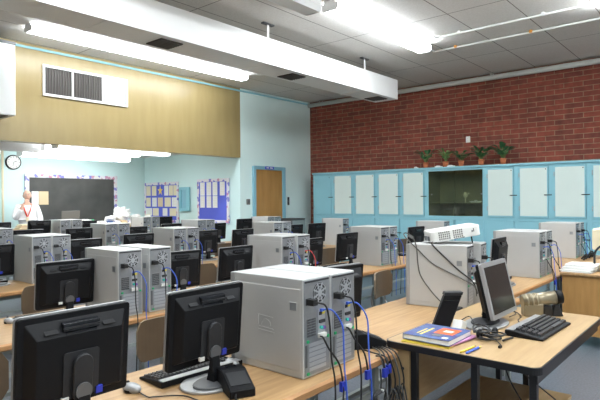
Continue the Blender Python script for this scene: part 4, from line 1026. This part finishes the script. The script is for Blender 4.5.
# one continuous body: pelvis root, faces -y.  person's right side is -x
V = [(0, 0, .96, (.15, .11)), (0, 0, 1.12, (.14, .10)), (0, 0, 1.30, (.16, .11)), (0, .01, 1.42, (.15, .09)), (0, .01, 1.50, (.058, .058)), (0, -.005, 1.56, (.055, .055)),
     (-.17, .01, 1.43, .062), (-.24, -.06, 1.22, .048), (-.22, -.13, 1.17, .042), (-.10, -.20, 1.44, .030), (-.07, -.19, 1.50, .027),
     (.17, .01, 1.43, .062), (.25, .0, 1.17, .048), (.24, -.15, 1.05, .038), (.20, -.26, 1.05, .030), (.19, -.30, 1.05, .030),
     (-.09, 0, .86, .088), (-.10, -.01, .50, .06), (-.10, .01, .10, .042), (-.10, -.12, .05, .04),
     (.09, 0, .86, .088), (.10, -.01, .50, .06), (.10, .01, .10, .042), (.10, -.12, .05, .04)]
E_ = [(0, 1), (1, 2), (2, 3), (3, 4), (4, 5), (3, 6), (6, 7), (7, 8), (8, 9), (9, 10), (3, 11), (11, 12), (12, 13), (13, 14), (14, 15), (0, 16), (16, 17), (17, 18), (18, 19), (0, 20), (20, 21), (21, 22), (22, 23)]
body = skinmesh('body', V, E_, 'skin', P_)
# head
hz = 1.675
b = MB(); b.ball((0, -.02, hz), .1, (.78, .95, 1.18), n=24)
hv = []
for v in b.v:
    x, y, z = v; dz = z - hz
    if dz < 0: x *= 1 + dz * 2.2; y = -.02 + (y + .02) * (1 + dz * 1.0)
    if dz < -.02 and y < -.05: y -= .006
    hv.append((x, y, z))
b.v = hv
hd = b.build('head', 'skin', P_, smooth=True)
MB().prism([(-.095, hz + .02), (-.13, hz - .015), (-.125, hz - .03), (-.095, hz - .03)], -.011, .011, 'x').build('nose', 'skin', hd, bevel=.004, seg=2)
for s in (-1, 1):
    MB().ball((s * .029, -.105, hz + .012), .0125, (1.1, .7, .7), n=10).build('eye', 'paper', hd); MB().ball((s * .029, -.113, hz + .012), .0065, n=8).build('iris', 'eye_dark', hd)
    MB().ball((s * .080, -.005, hz - .005), .03, (.35, .7, 1.1), n=10).build('ear', 'skin', hd)
    MB().box((s * .029, -.113, hz + .034), (.034, .01, .007)).build('eyebrow', 'hair_grey', hd)
MB().ball((0, -.108, hz - .055), .02, (1.2, .35, .35), n=10).build('mouth', 'skin_lip', hd)
b = MB(); b.ball((0, .005, hz + .012), .1, (.83, .94, 1.12), n=24)
hb = MB(); 
for f in b.f:
    c = sum((Vector(b.v[i]) for i in f), Vector()) / len(f)
    if (c.z > hz - .04 and c.y > -.035 and c.z < hz + .085): hb.add([b.v[i] for i in f], [tuple(range(len(f)))], 0, True)
ho = hb.build('hair', 'hair_grey', P_); so = ho.modifiers.new('th', 'SOLIDIFY'); so.thickness = .008
# coat (over torso and arms)
CV = [(0, .0, .62, (.20, .15)), (0, 0, .80, (.19, .14)), (0, 0, 1.0, (.175, .13)), (0, 0, 1.15, (.185, .13)), (0, 0, 1.32, (.20, .13)), (0, .012, 1.43, (.15, .095)), 
      (-.18, .01, 1.425, .075), (-.245, -.06, 1.22, .066), (-.22, -.135, 1.175, .062), (-.12, -.195, 1.39, .045),
      (.18, .01, 1.425, .075), (.255, .0, 1.17, .066), (.245, -.14, 1.055, .055), (.21, -.23, 1.05, .045)]
CE = [(0, 1), (1, 2), (2, 3), (3, 4), (4, 5), (5, 6), (6, 7), (7, 8), (8, 9), (5, 10), (10, 11), (11, 12), (12, 13)]
coat = skinmesh('lab_coat', CV, CE, 'coat_white', P_, root=2)
TV = [(0, 0, .90, (.16, .12)), (-.095, 0, .80, .10), (-.10, -.01, .50, .078), (-.10, .01, .09, .065), (.095, 0, .80, .10), (.10, -.01, .50, .078), (.10, .01, .09, .065)]
skinmesh('trousers', TV, [(0, 1), (1, 2), (2, 3), (0, 4), (4, 5), (5, 6)], 'trousers', P_)
for s in (-1, 1): MB().prism([(-.20, 0), (.06, 0), (.06, .07), (-.04, .10), (-.20, .045)], s * .10 - .045, s * .10 + .045, 'x').build('shoe', 'shoe', P_, bevel=.012, seg=2)
MB().tube([(-.06, .03, 1.51), (-.075, -.06, 1.47), (-.06, -.125, 1.38), (-.02, -.142, 1.26), (0, -.145, 1.22)], .014, n=6).tube([(.06, .03, 1.51), (.075, -.06, 1.47), (.06, -.125, 1.38), (.02, -.142, 1.26), (0, -.145, 1.22)], .009, n=6).build('lanyard', 'lanyard_red', P_)
MB().box((0, -.148, 1.16), (.06, .006, .09)).build('badge', 'paper_cream', P_)
# hands with five fingers each
def hand(prefix, wrist, dirv, side, curl, palmn):
    d = Vector(dirv).normalized(); n = Vector(palmn).normalized(); sdv = d.cross(n).normalized() * side; w0 = Vector(wrist)
    Vh = [(*w0, .024), (*(w0 + d * .045), (.036, .016)), (*(w0 + d * .075), (.036, .014))]
    Eh = [(0, 1), (1, 2)]
    for k, (off, L) in enumerate(((-.028, .070), (-.010, .080), (.010, .074), (.027, .058))):
        b0 = w0 + d * .075 + sdv * off; c1 = b0 + d * L * .45 + n * L * .15 * curl; c2 = c1 + d * L * .28 * (1 - .3 * curl) + n * L * .35 * curl; c3 = c2 + d * L * .15 * (1 - .8 * curl) + n * L * .3 * curl
        i = len(Vh); Vh += [(*b0, .0095), (*c1, .009), (*c2, .0085), (*c3, .0075)]; Eh += [(2, i), (i, i + 1), (i + 1, i + 2), (i + 2, i + 3)]
    tb_ = w0 + d * .03 - sdv * .028; i = len(Vh); t1 = tb_ + (d * .5 - sdv * .7 + n * .3).normalized() * .035; t2 = t1 + (d * .8 - sdv * .2 + n * .4).normalized() * .03
    Vh += [(*tb_, .012), (*t1, .010), (*t2, .0085)]; Eh += [(1, i), (i, i + 1), (i + 1, i + 2)]
    return skinmesh('hand', Vh, Eh, 'skin', P_)
hand('r', (-.075, -.19, 1.49), (.55, .15, .80), 1, .8, (.3, .9, -.2))
hand('l', (.195, -.28, 1.05), (-.1, -1, -.1), -1, .4, (0, 0, -1))
